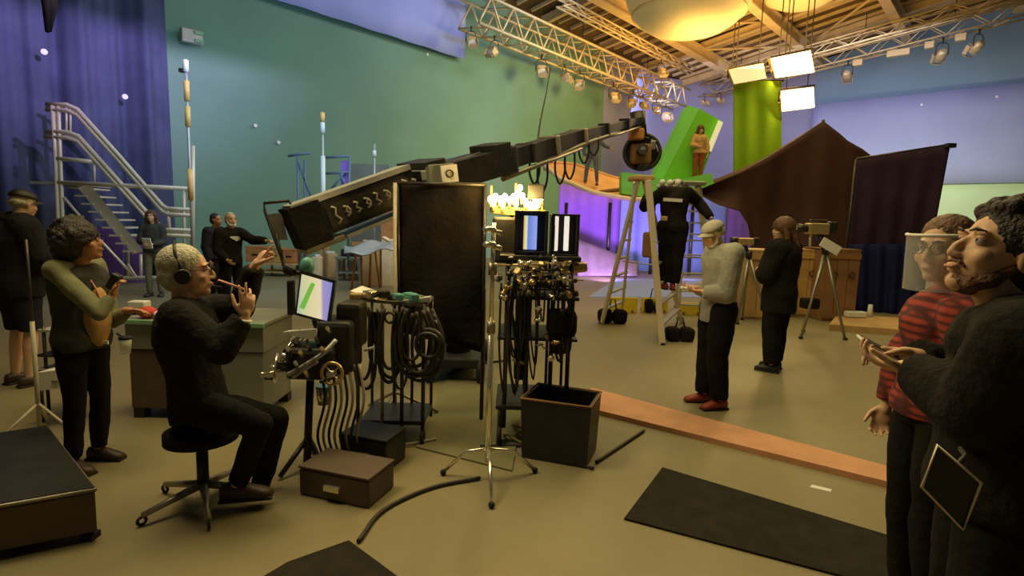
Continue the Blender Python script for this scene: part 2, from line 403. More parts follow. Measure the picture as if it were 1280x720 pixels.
# roof deck with steel: each beam a part
def ZR(off): return 9.95 + 0.165 * max(0, off)
def roofpt(t, off, dz=0): return WL(t, ZR(off) + dz, off)
T0 = 11.25
mb = MB(); mb.grid(lambda u, v: roofpt(T0 + u * (TC + .3 - T0), -.1 + v * 42, .55), 4, 4, thick=(0, 0, .3), smooth=False); ceil = struct('ceiling', mb, 'roof')
mb = MB(); mb.grid(lambda u, v: WL(-26 + u * (T0 + 25.9), 12.4, -.1 + v * 42), 4, 4, thick=(0, 0, .3), smooth=False); struct('ceiling', mb, 'roof')
def ibeam(mb, a, b, h=0.5, wd=0.28, t=0.05):
    a, b = V(a), V(b); d = b - a; rot = frame_of(d); c = (a + b) / 2; L = d.length
    mb.box(c, (t, L, h), rot); u = rot @ V((0, 0, h / 2)); mb.box(c + u, (wd, L, t), rot); mb.box(c - u, (wd, L, t), rot)
for i, off in enumerate((3.6, 7.4, 11.4, 15.6, 19.8)):
    mb = MB(); ibeam(mb, roofpt(T0 + .1, off, -.1), roofpt(35.0, off, -.1), 0.5, 0.42, 0.07); mb.build('roof_beam', 'beam', ceil)
for i, t in enumerate((12, 15, 18, 22.5, 27, 31.5)):
    mb = MB(); ibeam(mb, roofpt(t, .4, .25), roofpt(t, 24, .25), 0.3, 0.22, 0.05); mb.build('cross_beam', 'beam', ceil)
for i in range(26):   # purlins
    t = 11.6 + i * .93; d_ = roofpt(t, 23.5) - roofpt(t, .4)
    MB().box(roofpt(t, 12, .46), (0.09, d_.length, 0.14), frame_of(d_)).build('purlin', 'beam', ceil)
for i in range(4):
    a = roofpt(13.5 + i * 4.5, 3.6, .1); b = roofpt(18 + i * 4.5, 7.4, .1)
    MB().cyl(a, b, 0.06).build('diagonal_brace', 'beam', ceil)
    a = roofpt(18 + i * 4.5, 7.4, .1); b = roofpt(14 + i * 4.5, 11.4, .1)
    MB().cyl(a, b, 0.06).build('diagonal_brace', 'beam', ceil)

# hung curtain, and blue sheets painted as bands of light
def cloth(name, fn, nu, nv, m, th, label, cat='cloth', group=None):
    mb = MB(); mb.grid(fn, nu, nv, thick=th); return mb.top(name, m, label, cat, group)
def wave(x, *fr):
    return sum(a * math.sin(x * f + p) for a, f, p in fr)
def tpx(px, off=0.0):    # distance along the left wall seen at pixel column px (at the horizon)
    d = ray(px, 277); k = d.x / d.y; a = WA + WN * off
    return (k * a.y - a.x) / (WD.x - k * WD.y)
def spx(px, off=0.0):
    d = ray(px, 277); k = d.x / d.y; a = WA + WD * (TC - off)
    return (k * a.y - a.x) / (WN.x - k * WN.y)
cloth('upper_light_band', lambda u, v: WL(tpx(225, .35) + u * (tpx(577, .35) - tpx(225, .35)), 7.66 + v * 3.3, 0.35 + 0.03 * math.sin(u * 40)), 60, 4, 'band_blue', -WN * 0.02,
      'periwinkle sheet painted as a band of blue light high on the green wall, straight lower edge', 'backdrop')  # blue spill light on the wall, put into a coloured sheet
t1 = tpx(219, 0.9)
def curt(u, v):
    t = -9 + u * (t1 + 9); s = t * 1.0
    return WL(t, 0.02 + v * 10.9, 0.75 + wave(s, (0.13, 5.2, 0), (0.09, 9.7, 1), (0.04, 21, 2)) * (0.6 + 0.4 * (1 - v)) + 0.25 * (1 - v) * u ** 6)
cloth('stage_curtain', curt, 260, 10, 'curtain', -WN * 0.015, 'violet-blue floor-length curtain hanging in folds at the left end of the stage', 'curtain')
cloth('side_light_band', lambda u, v: WR(6.9 + u * 28, 4.2 + v * 4.75, 0.35 + 0.02 * math.sin(u * 60)), 60, 4, 'band_blue', WD * 0.02,
      'wide periwinkle sheet painted as the lit band across the far right wall', 'backdrop')  # lit zone of the right wall, painted as a brighter sheet

# tracking dots and a wall box
for k, (px, py, side) in enumerate(((55, 65, 'c'), (156, 121, 'c'), (1152, 131, 'r'), (1246, 121, 'r'), (319, 157, 'l'), (348, 178, 'l'), (534, 68, 'l'))):
    t = (tpx(px, 0.9) if side == 'c' else tpx(px, 0.02)) if side != 'r' else spx(px, .5)
    base = WL(t, 0, 1.02 if side == 'c' else 0.03) if side != 'r' else WR(t, 0, 0.42)
    p = P(px, py, base.y)
    n = WN if side != 'r' else -WD
    lab = {0: 'white tracking dot stuck on the violet curtain beside the hanging black bundle', 1: 'white tracking dot on the violet curtain above the stair tower',
           2: 'white tracking dot on the periwinkle light band, nearer the lit panels', 3: 'white tracking dot on the periwinkle light band, further from the lit panels',
           4: 'small white tracking dot on the green wall left of the banded pole, upper of two', 5: 'small white tracking dot on the green wall left of the banded pole, lower of two',
           6: 'small white tracking dot just below the painted upper light band'}[k]
    d = frame_of(n); mb = MB().cyl(p, p + n * 0.03, 0.06 if k < 4 else 0.05, n=16); mb.top('tracking_dot', 'white_mark', lab, 'marker', 'tracking dots on the backdrops')
p = P(237, 47, WL(tpx(237)).y); rt = thing('wall_box', p, 'small green-lit wall box high on the wall beside the curtain edge', 'wall box')
fr = frame_of(WN)
MB().box(p + WN * .12, (0.5, 0.2, 0.34), fr, bev=0.02).build('housing', 'alu_dull', rt)
for k in (-1, 1): MB().box(p + WN * .24 + V((0, 0, k * .1)) + WD * .14, (0.2, 0.06, 0.08), fr).build('lamp_lens', 'green_edge', rt)

# skirt of the set below the boat
def skirt(x0, x1, Y, zt, m, label, cat='backdrop', amp=0.02):
    a, b = P(x0, 300, Y).x, P(x1, 300, Y).x
    cloth('set_skirt', lambda u, v: V((a + u * (b - a), Y + amp * math.sin(u * (b - a) * 3) + 0.012 * math.sin(u * 31), 0.02 + v * zt)), 50, 4, m, (0, 0.02, 0), label, cat)
skirt(697, 773, 19.6, 2.9, 'purple', 'purple cloth skirt under the left half of the crescent boat')
skirt(774, 905, 19.4, 2.9, 'skirt_blue', 'blue cloth skirt behind the two stepladders')
skirt(906, 962, 19.6, 2.9, 'purple', 'purple cloth skirt glimpsed in the gap under the draped hull')
# grey dust sheet over a low ramp in front of the purple skirt
a = [F(722, 352), F(800, 352), F(806, 343)]
cloth('dust_sheet', lambda u, v: P(722 + u * 76, (299 + 28 * u) + v * (345 - (299 + 28 * u)), 17.9 - 0.9 * v + 0.05 * math.sin(u * 20)), 24, 8, 'grey_cloth', (0, 0.03, 0),
      'grey dust sheet sloping over a low ramp against the purple skirt', 'sheet')
mb = MB(); mb.hexa([F(735, 372), F(895, 372), F(905, 349), F(770, 349)] + [p + V((0, 0, 0.012)) for p in (F(735, 372), F(895, 372), F(905, 349), F(770, 349))])
mb.top('blue_mat', 'skirt_blue', 'flat blue-violet floor mat spread behind the stepladders', 'mat')

# ================================================================== TRUSSES AND LAMPS
def truss(name, a, b, label, w_=0.45, step=0.6, thick=1.0):
    rt = thing(name, a, label, 'truss', 'lighting trusses under the roof'); d = (b - a).normalized(); s = d.cross(V((0, 0, 1))).normalized() * w_ / 2; z = V((0, 0, w_ / 2))
    L = (b - a).length
    for sx in (-1, 1):
        for sz in (-1, 1): MB().cyl(a + s * sx + z * sz, b + s * sx + z * sz, 0.045 * thick, n=6).build('chord', 'truss', rt)
    n = int(L / step); mb = MB()
    for i in range(n):
        p, q = a + d * (i * step), a + d * ((i + 1) * step); g = 1 if i % 2 else -1
        for sx in (-1, 1): mb.cyl(p + s * sx + z * g, q + s * sx - z * g, 0.025 * thick, n=5)
        for sz in (-1, 1): mb.cyl(p + s * g + z * sz, q - s * g + z * sz, 0.025 * thick, n=5)
    o = mb.build('lacing', 'truss', rt); o['kind'] = 'stuff'
    k = 0
    while k * 6 < L:
        q = a + d * (k * 6 + 1); MB().cyl(q + z, V((q.x, q.y, ZR((q - WA).dot(WN)) + .4)), 0.02, n=5).build('suspension_cable', 'dark_metal', rt); k += 1
    return rt
OFF1 = 1.7
def on_left(px, py, off=OFF1):
    t = tpx(px, off); y = WL(t, 0, off).y; return P(px, py, y)
ta, tb = on_left(586, 20), on_left(852, 121)
tb = tb + (tb - ta).normalized() * .0
tb.z = ta.z = (ta.z + tb.z) / 2
truss('lighting_truss', ta, tb, 'pale box truss with lamps running along the green wall under the roof', 1.0, 0.6, thick=1.5)
ta2, tb2 = on_left(700, 4, 3.3), on_left(866, 86, 3.3); tb2.z = ta2.z = min(9.8, (ta2.z + tb2.z) / 2)
truss('lighting_truss', ta2, tb2, 'thin inner truss parallel to the wall truss, with one lamp', 0.3, 0.8)
OFF2 = 2.4
def on_right(px, py, off=OFF2):
    s = spx(px, off); y = WR(s, 0, off).y; return P(px, py, y)
ra, rb = on_right(868, 92), on_right(1300, 6)
ra.z = min(ra.z, 9.9)
truss('lighting_truss', ra, rb, 'long rust-lit truss along the top of the right-hand light band', 0.7, 0.8)
ra3, rb3 = on_right(905, 78, 4.5), on_right(1290, -12, 4.5); ra3.z = min(ra3.z, 10.2); rb3.z = min(rb3.z, 12.2)
truss('lighting_truss', ra3, rb3, 'upper truss close under the roof above the two lit panels', 0.5, 0.8)
print('TRUSS', ta, tb, ra, rb)

def lamp_proto():
    rt = thing('stage_lamp', (0, 0, 0), 'x', 'stage lamp', 'lamps hanging from the wall truss')
    MB().cyl((0, 0, 0.42), (0, 0, 0.62), 0.03, n=6).build('clamp', 'dark_metal', rt)
    mb = MB(); mb.tube([(-.2, 0, 0), (-.2, 0, .3), (-.12, 0, .42), (.12, 0, .42), (.2, 0, .3), (.2, 0, 0)], 0.018, 6); mb.build('yoke', 'dark_metal', rt)
    mb = MB(); mb.tube([(0, 0.16, 0.12), (0, .1, .08), (0, -.16, -.1)], [0.10, 0.15, 0.18], 14); mb.build('lamp_body', 'truss', rt)
    MB().cyl((0, -.16, -.1), (0, -.185, -.118), 0.16, n=14).build('lens', 'white', rt)
    for k in range(4):
        a = k * 90; c = V((0, -.17, -.11)); f = Matrix.Rotation(R(-33), 3, 'X')
        v = f @ V((math.cos(R(a)) * .2, -0.09, math.sin(R(a)) * .2))
        sz = (0.02, .18, .3) if k % 2 == 0 else (.3, .18, 0.02)
        MB().box(c + v, sz, f).build('barn_door', 'beam', rt)
    return rt
proto = lamp_proto()
spots = [(589, 36, 'first lamp on the wall truss, closest to the painted blue light band'), (618, 52, 'second lamp on the wall truss, hanging lower than its neighbour'),
         (677, 73, 'large lamp on the wall truss where the thin cable drops'), (706, 78, 'lamp tilted sideways just right of the thin cable on the wall truss'),
         (725, 90, 'lamp on the wall truss above the middle of the crane arm'), (767, 104, 'lamp on the wall truss above the dangling camera head'),
         (792, 107, 'lamp right of the camera head, one of a close pair on the truss'), (804, 114, 'small far lamp third from the end of the wall truss'),
         (821, 117, 'small far lamp next to the end lamp of the wall truss'), (833, 121, 'round-faced lamp at the far end of the wall truss')]
for k, (px, py, lab) in enumerate(spots):
    o = proto if k == 0 else copy_tree(proto)
    p = on_left(px, py); o['label'] = lab
    o.location = (p.x, p.y, min(p.z, ta.z - 0.95) + 0.2)
    o.rotation_euler = (0, 0, R((20, -35, 10, 60, -10, 15, -20, 30, 0, 12)[k]))
    s = (.9, .95, 1.1, .95, 1.1, 1.15, 1.05, .95, .95, 1.25)[k]; o.scale = (s, s, s)
    o.location.z = ta.z - 0.5 - 0.60 * s
o = copy_tree(proto); p = on_left(827, 72, 3.3); o.location = (p.x, p.y, tb2.z - .2 - .6); o.scale = (1, 1, 1); o.rotation_euler = (0, 0, 0.4)
o['label'] = 'single lamp under the thin inner truss near the roof corner'; o['group'] = 'lamps hanging under the roof'
for k, (px, lab) in enumerate(((884, 'dark lamp at the corner end of the right truss'), (903, 'dark lamp beside the pale unlit panel'), (1062, 'dark round lamp right of the two lit panels'), (1178, 'dark lamp under the right truss, left of the boxy one'), (1222, 'dark boxy lamp under the right truss toward the frame edge'))):
    o = copy_tree(proto); p = on_right(px, 60); s = (.9, .9, 1.2, 1.3, 1.3)[k]
    o.location = (p.x, p.y, ra.z + (rb.z - ra.z) * (p - ra).length / (rb - ra).length - .35 - .6 * s); o.scale = (s, s, s); o.rotation_euler = (0, 0, R(90 + k * 25)); o['label'] = lab; o['group'] = 'lamps under the right truss'
for k, (x0, x1, py, lab) in enumerate(((1112, 1140, 40, 'long pale fixture clipped under the right truss'), (1160, 1172, 22, 'small pale box on the right truss'), (1198, 1212, 15, 'square pale box on the right truss, nearest the frame edge'), (1070, 1082, 43, 'small pale box beside the long pale fixture'))):
    a, b = on_right(x0, py), on_right(x1, py); c = (a + b) / 2; zt2 = ra.z + (rb.z - ra.z) * (V((c.x, c.y, ra.z)) - ra).length / (rb - ra).length; c.z = zt2 - 0.55
    rt = thing('truss_fixture', c, lab, 'fixture', 'pale fixtures on the right truss')
    MB().box(c, ((b - a).length, .3, .32), frame_of(-WD), bev=.03).build('housing', 'truss', rt)
    MB().cyl(c + V((0, 0, .1)), V((c.x, c.y, zt2 - .3)), .03, n=6).build('clamp', 'dark_metal', rt)
# unseen flag board, added to cut the cool wash
ca = WL(-12, 9.7, 4.0); cb = WL(14, 9.7, 4.0)
rt = thing('added_flag_board', WL(1, 6.53, 11), 'added black flag board out of view overhead, cutting the blue wash light', 'board')
MB().box(WL(2, 6.53 + .6, 11.0), (5, 0.05, 1.2), frame_of(WN)).build('board', 'black_cloth', rt)
for t in (0, 4): MB().cyl(WL(t, 7.7, 11), WL(t, 12.3, 11), 0.02, n=6).build('hanger', 'dark_metal', rt)

# silk lanterns
def lantern(px, py, Y, rx, rz, label):
    c = P(px, py, Y); rt = thing('silk_lantern', c, label, 'lantern', 'big silk lanterns under the roof')
    rings = []
    for k in range(13):
        a = k / 12 * math.pi; r = max(0.05, math.sin(a)) ** 0.8 * rx
        rings.append((c + V((0, 0, -math.cos(a) * rz)), V((r, 0, 0)), V((0, r, 0))))
    MB().loft(rings, 32).build('silk', 'silk', rt)
    for zz, rr in ((0, 1.0), (-.55, .86)):
        MB().torus(c + V((0, 0, zz * rz)), (0, 0, 1), rx * rr + .02, 0.035, 32, 6).build('hoop', 'beam', rt)
    MB().cyl(c + V((0, 0, rz - .05)), V((c.x, c.y, ZR((c - WA).dot(WN)) + .4)), 0.03, n=6).build('hanger', 'dark_metal', rt)
lantern(862, -16, 21, 2.25, 1.65, 'largest silk lantern glowing amber under the roof')
lantern(1003, -18, 24, 1.5, 0.85, 'smaller silk lantern at the top edge, toward the lit panels')
def lit_panel(quad, Y, m, label):
    pts = [P(x, y, Y) for x, y in quad]; c = sum(pts, V()) / 4
    rt = thing('light_panel', c, label, 'light panel', 'light panels over the set')
    bk = V((-0.05, 0.14, 0.06))
    MB().hexa([p for p in pts] + [p + V((0, .03, 0)) for p in pts]).build('diffuser', m, rt)
    MB().hexa([c + (p - c) * 1.05 + V((0, .035, 0)) for p in pts] + [c + (p - c) * 1.05 + V((0, .22, .05)) for p in pts]).build('housing', 'housing', rt)
    top = (pts[0] + pts[1]) / 2; w2 = (pts[1] - pts[0]) * .55
    MB().tube([c - w2 + V((0, .15, 0)), c - w2 + V((0, .15, (top.z - c.z) * 1.3)), c + w2 + V((0, .15, (top.z - c.z) * 1.3)), c + w2 + V((0, .15, 0))], .03, 6).build('yoke', 'dark_metal', rt)
    for sx in (-.6, .6):
        p = c + w2 * sx + V((0, .15, (top.z - c.z) * 1.3)); MB().cyl(p, V((p.x, p.y, ZR((p - WA).dot(WN)) + .4)), .022, n=6).build('drop_pipe', 'dark_metal', rt)
    return rt, c
YP = 21.5
q1 = [(964, 73), (1013, 63), (1018, 90), (970, 97)]
lit_panel(q1, YP, 'panel_on', 'brightest lit panel, upper of the two glowing rectangles')
lit_panel([(977, 114), (1017, 109), (1018, 134), (978, 139)], YP, 'panel_on', 'lower glowing rectangle of the two lit panels')
lit_panel([(911, 87), (954, 79), (958, 98), (918, 105)], YP, 'panel_glow', 'pale unlit panel above the green hanging cloth')
for (px, py) in ((990, 80), (997, 124)):
    light('panel_light', 'AREA', P(px, py, YP - .15), 130, (1.0, 0.62, 0.24), P(px - 60, 330, 14), 1.3)
# green cloth
gc = cloth('green_hanging_cloth', lambda u, v: P(917 + u * 60, 262 - v * 161, 22.0 + .04 * math.sin(u * 16)), 30, 6, 'green_olive', (0, .03, 0), 'tall chroma green cloth hanging behind the peak of the draped hull', 'cloth')
ga, gb = P(914, 101, 22.1), P(979, 101, 22.1); MB().cyl(ga, gb, .035, n=8).build('top_pipe', 'dark_metal', gc)
for q_ in (ga, gb): MB().cyl(q_, V((q_.x, q_.y, ZR((q_ - WA).dot(WN)) + .4)), .02, n=6).build('hanger', 'dark_metal', gc)
# thin cable from the truss & hanging black bundle
MB().tube(catmull([P(688, 86, 24), P(684, 110, 20), P(676, 150, 14), P(671, 186, 9.6)], 5), 0.022, 6).top('drop_cable', 'cable', 'thin dark cable dropping from the wall truss to the crane arm', 'cable')
mb = MB(); c0 = P(64, 4, 9.0); c1 = P(61, 41, 9.0)
for k in range(7):
    o = V((random.uniform(-.09, .09), random.uniform(-.09, .09), 0)); mb.tube([c0 + o + V((0, 0, 5.5)), c0 + o, c1 + o * .3 + V((0, 0, random.uniform(0, .2)))], [.045, .06, .03], 6)
mb.top('cable_bundle', 'black_cloth', 'black bundle of cable hanging down at the top left in front of the curtain', 'cable')

# ================================================================== THE BOAT SET
def lerp_pts(tab, u):   # piecewise-linear table [(u, a, b, ...)]
    for i in range(len(tab) - 1):
        if u <= tab[i + 1][0]:
            a, b = tab[i], tab[i + 1]; t = (u - a[0]) / (b[0] - a[0]); return [p + (q - p) * t for p, q in zip(a[1:], b[1:])]
    return list(tab[-1][1:])
NEAR = [(0, 679, 204), (.12, 700, 222), (.28, 740, 239), (.45, 790, 248), (.6, 845, 247), (.72, 888, 233), (.84, 945, 206), (.93, 992, 176), (1, 1030, 151)]
FAR = [(0, 681, 202), (.12, 718, 205), (.28, 765, 221), (.45, 810, 232), (.6, 858, 232), (.72, 900, 222), (.84, 950, 200), (.93, 996, 172), (1, 1031, 150)]
def hull(u, v):
    a = lerp_pts(NEAR, u); b = lerp_pts(FAR, u); wd = 1.9 * math.sin(math.pi * min(1, max(0.02, u)) ** .9) ** .6 if u < 1 else .05
    p, q = P(a[0], a[1], 16.9), P(b[0], b[1], 16.9 + wd)
    return p + (q - p) * v + V((0, 0, -0.14 * math.sin(math.pi * v)))
boat = thing('crescent_boat', F(800, 352), 'crescent-shaped boat set piece with orange deck curving up to a draped peak', 'boat set')
MB().grid(lambda u, v: hull(u * .62, v), 32, 8, thick=(0, 0, -0.1)).build('deck', 'orange', boat)
MB().grid(lambda u, v: hull(.62 + u * .38, v), 20, 8, thick=(0, 0, -0.1)).build('covered_bow', 'brown_cloth', boat)
MB().tube([hull(u / 48, 0) + V((0, -.02, -.03)) for u in range(33)], 0.065, 8).build('near_rim', 'rim', boat)
MB().tube([hull(u / 48, 1) + V((0, .02, 0)) for u in range(30)], 0.05, 8).build('far_rim', 'orange', boat)
MB().tube([hull(.3, .15), hull(.42, .9)], 0.05, 6).build('deck_strap', 'wood_dark', boat)
for px in (712, 770, 828, 880):
    p = P(px, 250, 17.4); MB().cyl(V((p.x, 18.4, 0)), V((p.x, 18.4, p.z - .05)), .06, n=8).build('support_post', 'dark_metal', boat)
# green blocks
def leaning_block(c4, Y0, Y1, m, lightm, name, label):
    rt = thing(name, P(c4[0][0], c4[0][1], Y0), label, 'green screen block')
    a = [P(x, y, Y0) for x, y in c4]; b = [P(x, y, Y0) + V((0, Y1 - Y0, 0)) for x, y in c4]
    MB().hexa(a + b).build('face_board', m, rt)
    return rt, a, b
rt, a, b = leaning_block([(826, 231), (873, 231), (903, 152), (875, 136)], 17.55, 18.2, 'green', 'green_light', 'leaning_green_block', 'tall chroma green block leaning to the right beside the long-haired actor')
MB().hexa([a[0] + V((-.33, .05, 0)), a[0] + V((-.01, 0, 0)), b[0] + V((-.01, 0, 0)), b[0] + V((-.33, 0, 0)), a[3] + V((-.33, .05, .10)), a[3] + V((-.01, 0, 0)), b[3] + V((-.01, 0, 0)), b[3] + V((-.33, 0, .10))]).build('side_board', 'green_light', rt)
MB().hexa([P(883, 186, 17.4), P(889, 190, 17.4), P(889, 190, 17.5), P(883, 186, 17.5), P(898, 150, 17.4), P(904, 153, 17.4), P(904, 153, 17.5), P(898, 150, 17.5)]).build('edge_strip', 'panel_glow', rt)  # pale edge, brightened by the same added glow
for (q, lab) in (([(777, 242), (812, 247), (812, 219), (777, 215)], 'low chroma green block at the left foot of the leaning block'), ([(813, 247), (845, 247), (845, 224), (813, 222)], 'low chroma green block directly below the leaning block'),
                 ([(846, 246), (893, 234), (890, 216), (846, 225)], 'low chroma green block under the long-haired actor')):
    rt, a, b = leaning_block(q, 17.1, 17.5, 'green_light', None, 'green_block', lab); rt['group'] = 'low green blocks on the boat'

# dark cloth hung from the hull and the peak
TOP = [(0, 876, 236), (.22, 925, 216), (.42, 965, 194), (.58, 1000, 171), (.70, 1029, 151), (.78, 1050, 167), (.82, 1060, 176), (.92, 1078, 186), (1, 1090, 195)]
BOT = [(0, 876, 244), (.06, 890, 252), (.10, 898, 256), (.2, 925, 264), (.26, 936, 282), (.3, 942, 330), (.36, 950, 362), (.7, 1035, 362), (1, 1092, 360)]
def drape(u, v):
    a = lerp_pts(TOP, u); b = lerp_pts(BOT, u)
    x, y = a[0] + (b[0] - a[0]) * v, a[1] + (b[1] - a[1]) * v
    return P(x, y, 15.6 + 0.07 * math.sin(u * 14 + v * 3) + 0.02 * math.sin(u * 41 + v * 5) + .35 * math.sin(v * math.pi) * (1 - u) - .4 * u)
cloth('hull_drape', drape, 90, 24, 'brown_cloth', (0, 0.03, 0), 'huge dark brown cloth draped from the boat peak down to the floor', 'cloth')
MB().tube([P(1029, 150, 15.75), V((P(1029, 150, 15.75).x, 15.75, 0.0))], 0.05, 8).top('peak_mast', 'dark_metal', 'steel mast directly behind the peak of the brown drape', 'mast')
# plum panel with navy foot
def plum(u, v):
    a = lerp_pts([(0, 1072, 200), (1, 1188, 181)], u); b = lerp_pts([(0, 1062, 312), (1, 1163, 316)], u)
    return P(a[0] + (b[0] - a[0]) * v, a[1] + (b[1] - a[1]) * v, 11.5 - .5 * u + .04 * math.sin(u * 24) * v)
pl = thing('framed_screen', F(1120, 400), 'plum-coloured cloth screen with a navy lower half, on a frame right of the draped hull', 'cloth screen')
MB().grid(plum, 40, 10, thick=(0, .02, 0)).build('screen_cloth', 'plum_cloth', pl)
def navy(u, v):
    a = lerp_pts([(0, 1062, 305), (1, 1164, 305)], u); b = lerp_pts([(0, 1064, 394), (1, 1150, 405)], u)
    return P(a[0] + (b[0] - a[0]) * v, a[1] + (b[1] - a[1]) * v, 11.35 - .6 * u + .05 * math.sin(u * 30))
MB().grid(navy, 50, 8, thick=(0, .02, 0)).build('lower_cloth', 'navy_cloth', pl)
c0, c1 = plum(0, 0), plum(1, 0); k0, k1 = V((c0.x, c0.y + .06, 0)), V((c1.x - .3, c1.y + .06, 0))
for a, b in ((c0, c1), (c0, k0), (c1, k1)): MB().cyl(a + V((0, .05, .02)), b + V((0, .05, 0)), .028, n=8).build('frame_tube', 'dark_metal', pl)
MB().box(P(1188, 182, 10.98), (.16, .1, .08)).build('corner_clip', 'black', pl)
# pale platform foot
q = [F(1036, 413), F(1128, 420), F(1124, 404), F(1046, 399)]
MB().hexa(q + [p + V((0, 0, .10)) for p in q]).top('low_platform', 'wood_tan', 'low tan platform on the floor in front of the navy cloth', 'platform')
p = F(1068, 404) + V((0, 0, .16)); MB().box(p, (.34, .14, .1), bev=.02).top('white_bag', 'white', 'small white packet lying on the low tan platform', 'packet')
MB().tube([F(1086, 403) + V((0, 0, .1)), F(1086, 403) + V((0, 0, .32))], [.05, .035], 8).top('pale_bottle', 'white', 'small pale bottle standing beside the white packet', 'bottle')

# plywood crates: boards as parts
def crate(px0, px1, py_bot, py_top, label, m='wood', depth=.7, n=4, yaw=0, name='plywood_crate'):
    a = F((px0 + px1) / 2, py_bot); Y = a.y; x0, x1 = P(px0, py_bot, Y).x, P(px1, py_bot, Y).x; h = P(px0, py_top, Y).z; w_ = x1 - x0
    rt = thing(name, a, label, 'crate', 'plywood crates behind the woman in black')
    rt.location = (a.x, a.y + depth / 2, 0)
    c = rt.location
    for k in range(n):
        MB().box((c.x - w_ / 2 + w_ * (k + .5) / n, c.y - depth / 2 + .02, h / 2), (w_ / n - .012, .03, h - .02)).build('board', m, rt)
    for s in (-1, 1): MB().box((c.x + s * (w_ / 2 - .015), c.y + .02, h / 2), (.03, depth - .04, h - .02)).build('side_panel', m, rt)
    MB().box((c.x, c.y, h - .01), (w_, depth, .03)).build('lid', m, rt)
    for zz in (.1, h - .12): MB().box((c.x, c.y - depth / 2 - .008, zz), (w_, .025, .09)).build('batten', m, rt)
    for s in (-1, 1): MB().torus((c.x + s * w_ * .25, c.y - depth / 2 - .03, h * .65), (0, 1, 0), .05, .01, 12, 5).build('rope_handle', 'cable', rt)
    return rt
crate(1026, 1068, 402, 311, 'dark reddish plywood crate, rightmost and beside the navy cloth', 'wood_dark', .8, 3)
crate(980, 1019, 396, 311, 'tall tan plywood crate directly behind the woman in black', 'wood', .8, 3)
crate(929, 972, 400, 312, 'tan plywood crate between the capped man and the woman in black', 'wood_tan', .8, 3)
q = F(1006, 385)

# tripod camera (label-generic)
def tripod(rt, foot, top, spread, m='grey_metal'):
    for k in range(3):
        a = R(90 + k * 120); ft = foot + V((math.cos(a) * spread, math.sin(a) * spread, 0))
        MB().tube([top, (top + ft) / 2, ft], [.03, .024, .018], 8).build('leg', m, rt)
        MB().ell(ft + V((0, 0, .02)), (.035, .035, .025), nu=8, nv=5).build('foot', 'rubber', rt)
    MB().cyl(top - V((0, 0, .06)), top + V((0, 0, .06)), .055, n=12).build('head', 'dark_metal', rt)
f = F(1020, 421); Y = f.y
rt = thing('tripod_camera', f, 'film camera on a tripod before the dark crate, pale sheet hanging from it', 'camera')
top = P(1020, 312, Y); top.x = f.x + .02; tripod(rt, f, top, .38)
c = P(1021, 286, Y); MB().box(c, (.30, .18, .16), bev=.02).build('camera_body', 'brass', rt)
MB().cyl(c + V((-.15, 0, 0)), c + V((-.30, 0, .0)), .055, .07, 14).build('lens', 'dark_metal', rt)
MB().cyl(c + V((-.30, 0, 0)), c + V((-.33, 0, .0)), .05, n=14).build('lens_glass', 'chrome', rt)
MB().box(c + V((.22, 0, .02)), (.12, .12, .18), bev=.02).build('battery', 'black', rt)
MB().box(c + V((.02, 0, .12)), (.26, .05, .03), bev=.01).build('top_handle', 'dark_metal', rt)
MB().cyl(c + V((-.08, 0, -.08)), c + V((-.08, 0, -.26)), .02, n=8).build('support_rod', 'chrome', rt)
MB().cyl(c + V((.05, 0, -.08)), top, .05, n=10).build('riser', 'dark_metal', rt)
MB().box(P(1038, 308, Y - .1), (.30, .02, .14), Matrix.Rotation(R(28), 3, 'Y')).build('hanging_sheet', 'paper', rt)
MB().box(P(1012, 379, Y - .02), (.24, .18, .16), bev=.03).build('hanging_weight', 'black_cloth', rt)
f = F(938, 404); f.x -= .02; rt = thing('tripod_camera', f, 'smaller camera on a tripod just behind the capped man', 'camera'); Y = f.y
top = P(936, 318, Y); tripod(rt, f, top, .3)
c = P(931, 302, Y); MB().box(c, (.26, .16, .12), bev=.02).build('camera_body', 'brass', rt)
MB().cyl(c + V((-.13, 0, .02)), c + V((-.24, 0, .02)), .05, n=12).build('lens', 'dark_metal', rt)
MB().box(c + V((.18, 0, .0)), (.1, .1, .14), bev=.02).build('battery', 'black', rt)
MB().cyl(c - V((0, 0, .05)), top, .03, n=8).build('riser', 'dark_metal', rt)

# yellow boards and sandbags around the ladders
for x0, x1, y0, y1, lab in ((757, 796, 391, 371, 'yellow board standing behind the left feet of the near stepladder'), (801, 834, 391, 372, 'yellow board between the two stepladders'),
                            (850, 876, 394, 378, 'short orange-yellow board low behind the capped man')):
    a = F((x0 + x1) / 2, y0); wd = P(x1, y0, a.y).x - P(x0, y0, a.y).x; h = P(x0, y1, a.y).z
    rt = thing('yellow_board', a, lab, 'board', 'yellow boards behind the ladders')
    MB().box(a + V((0, 0, h / 2)), (wd, .05, h), bev=.01).build('panel', 'yellow', rt)
    for s in (-1, 1): MB().box(a + V((s * wd * .35, .12, .03)), (.05, .3, .06)).build('foot', 'wood_dark', rt)
def sandbag(px, py, w_, label, h=.16):
    a = F(px, py); rt = thing('sandbag', a, label, 'sandbag', 'sandbags at the ladder feet')
    for s in (-1, 1):
        MB().box(a + V((s * w_ * .25, 0, h * .45)), (w_ * .48, .22, h * .9), Matrix.Rotation(R(s * 5), 3, 'Y'), bev=h * .25).build('pouch', 'black_cloth', rt)
    MB().tube([a + V((-.06, 0, h * .9)), a + V((-.03, 0, h * 1.5)), a + V((.03, 0, h * 1.5)), a + V((.06, 0, h * .9))], .012, 6).build('strap', 'cable', rt)
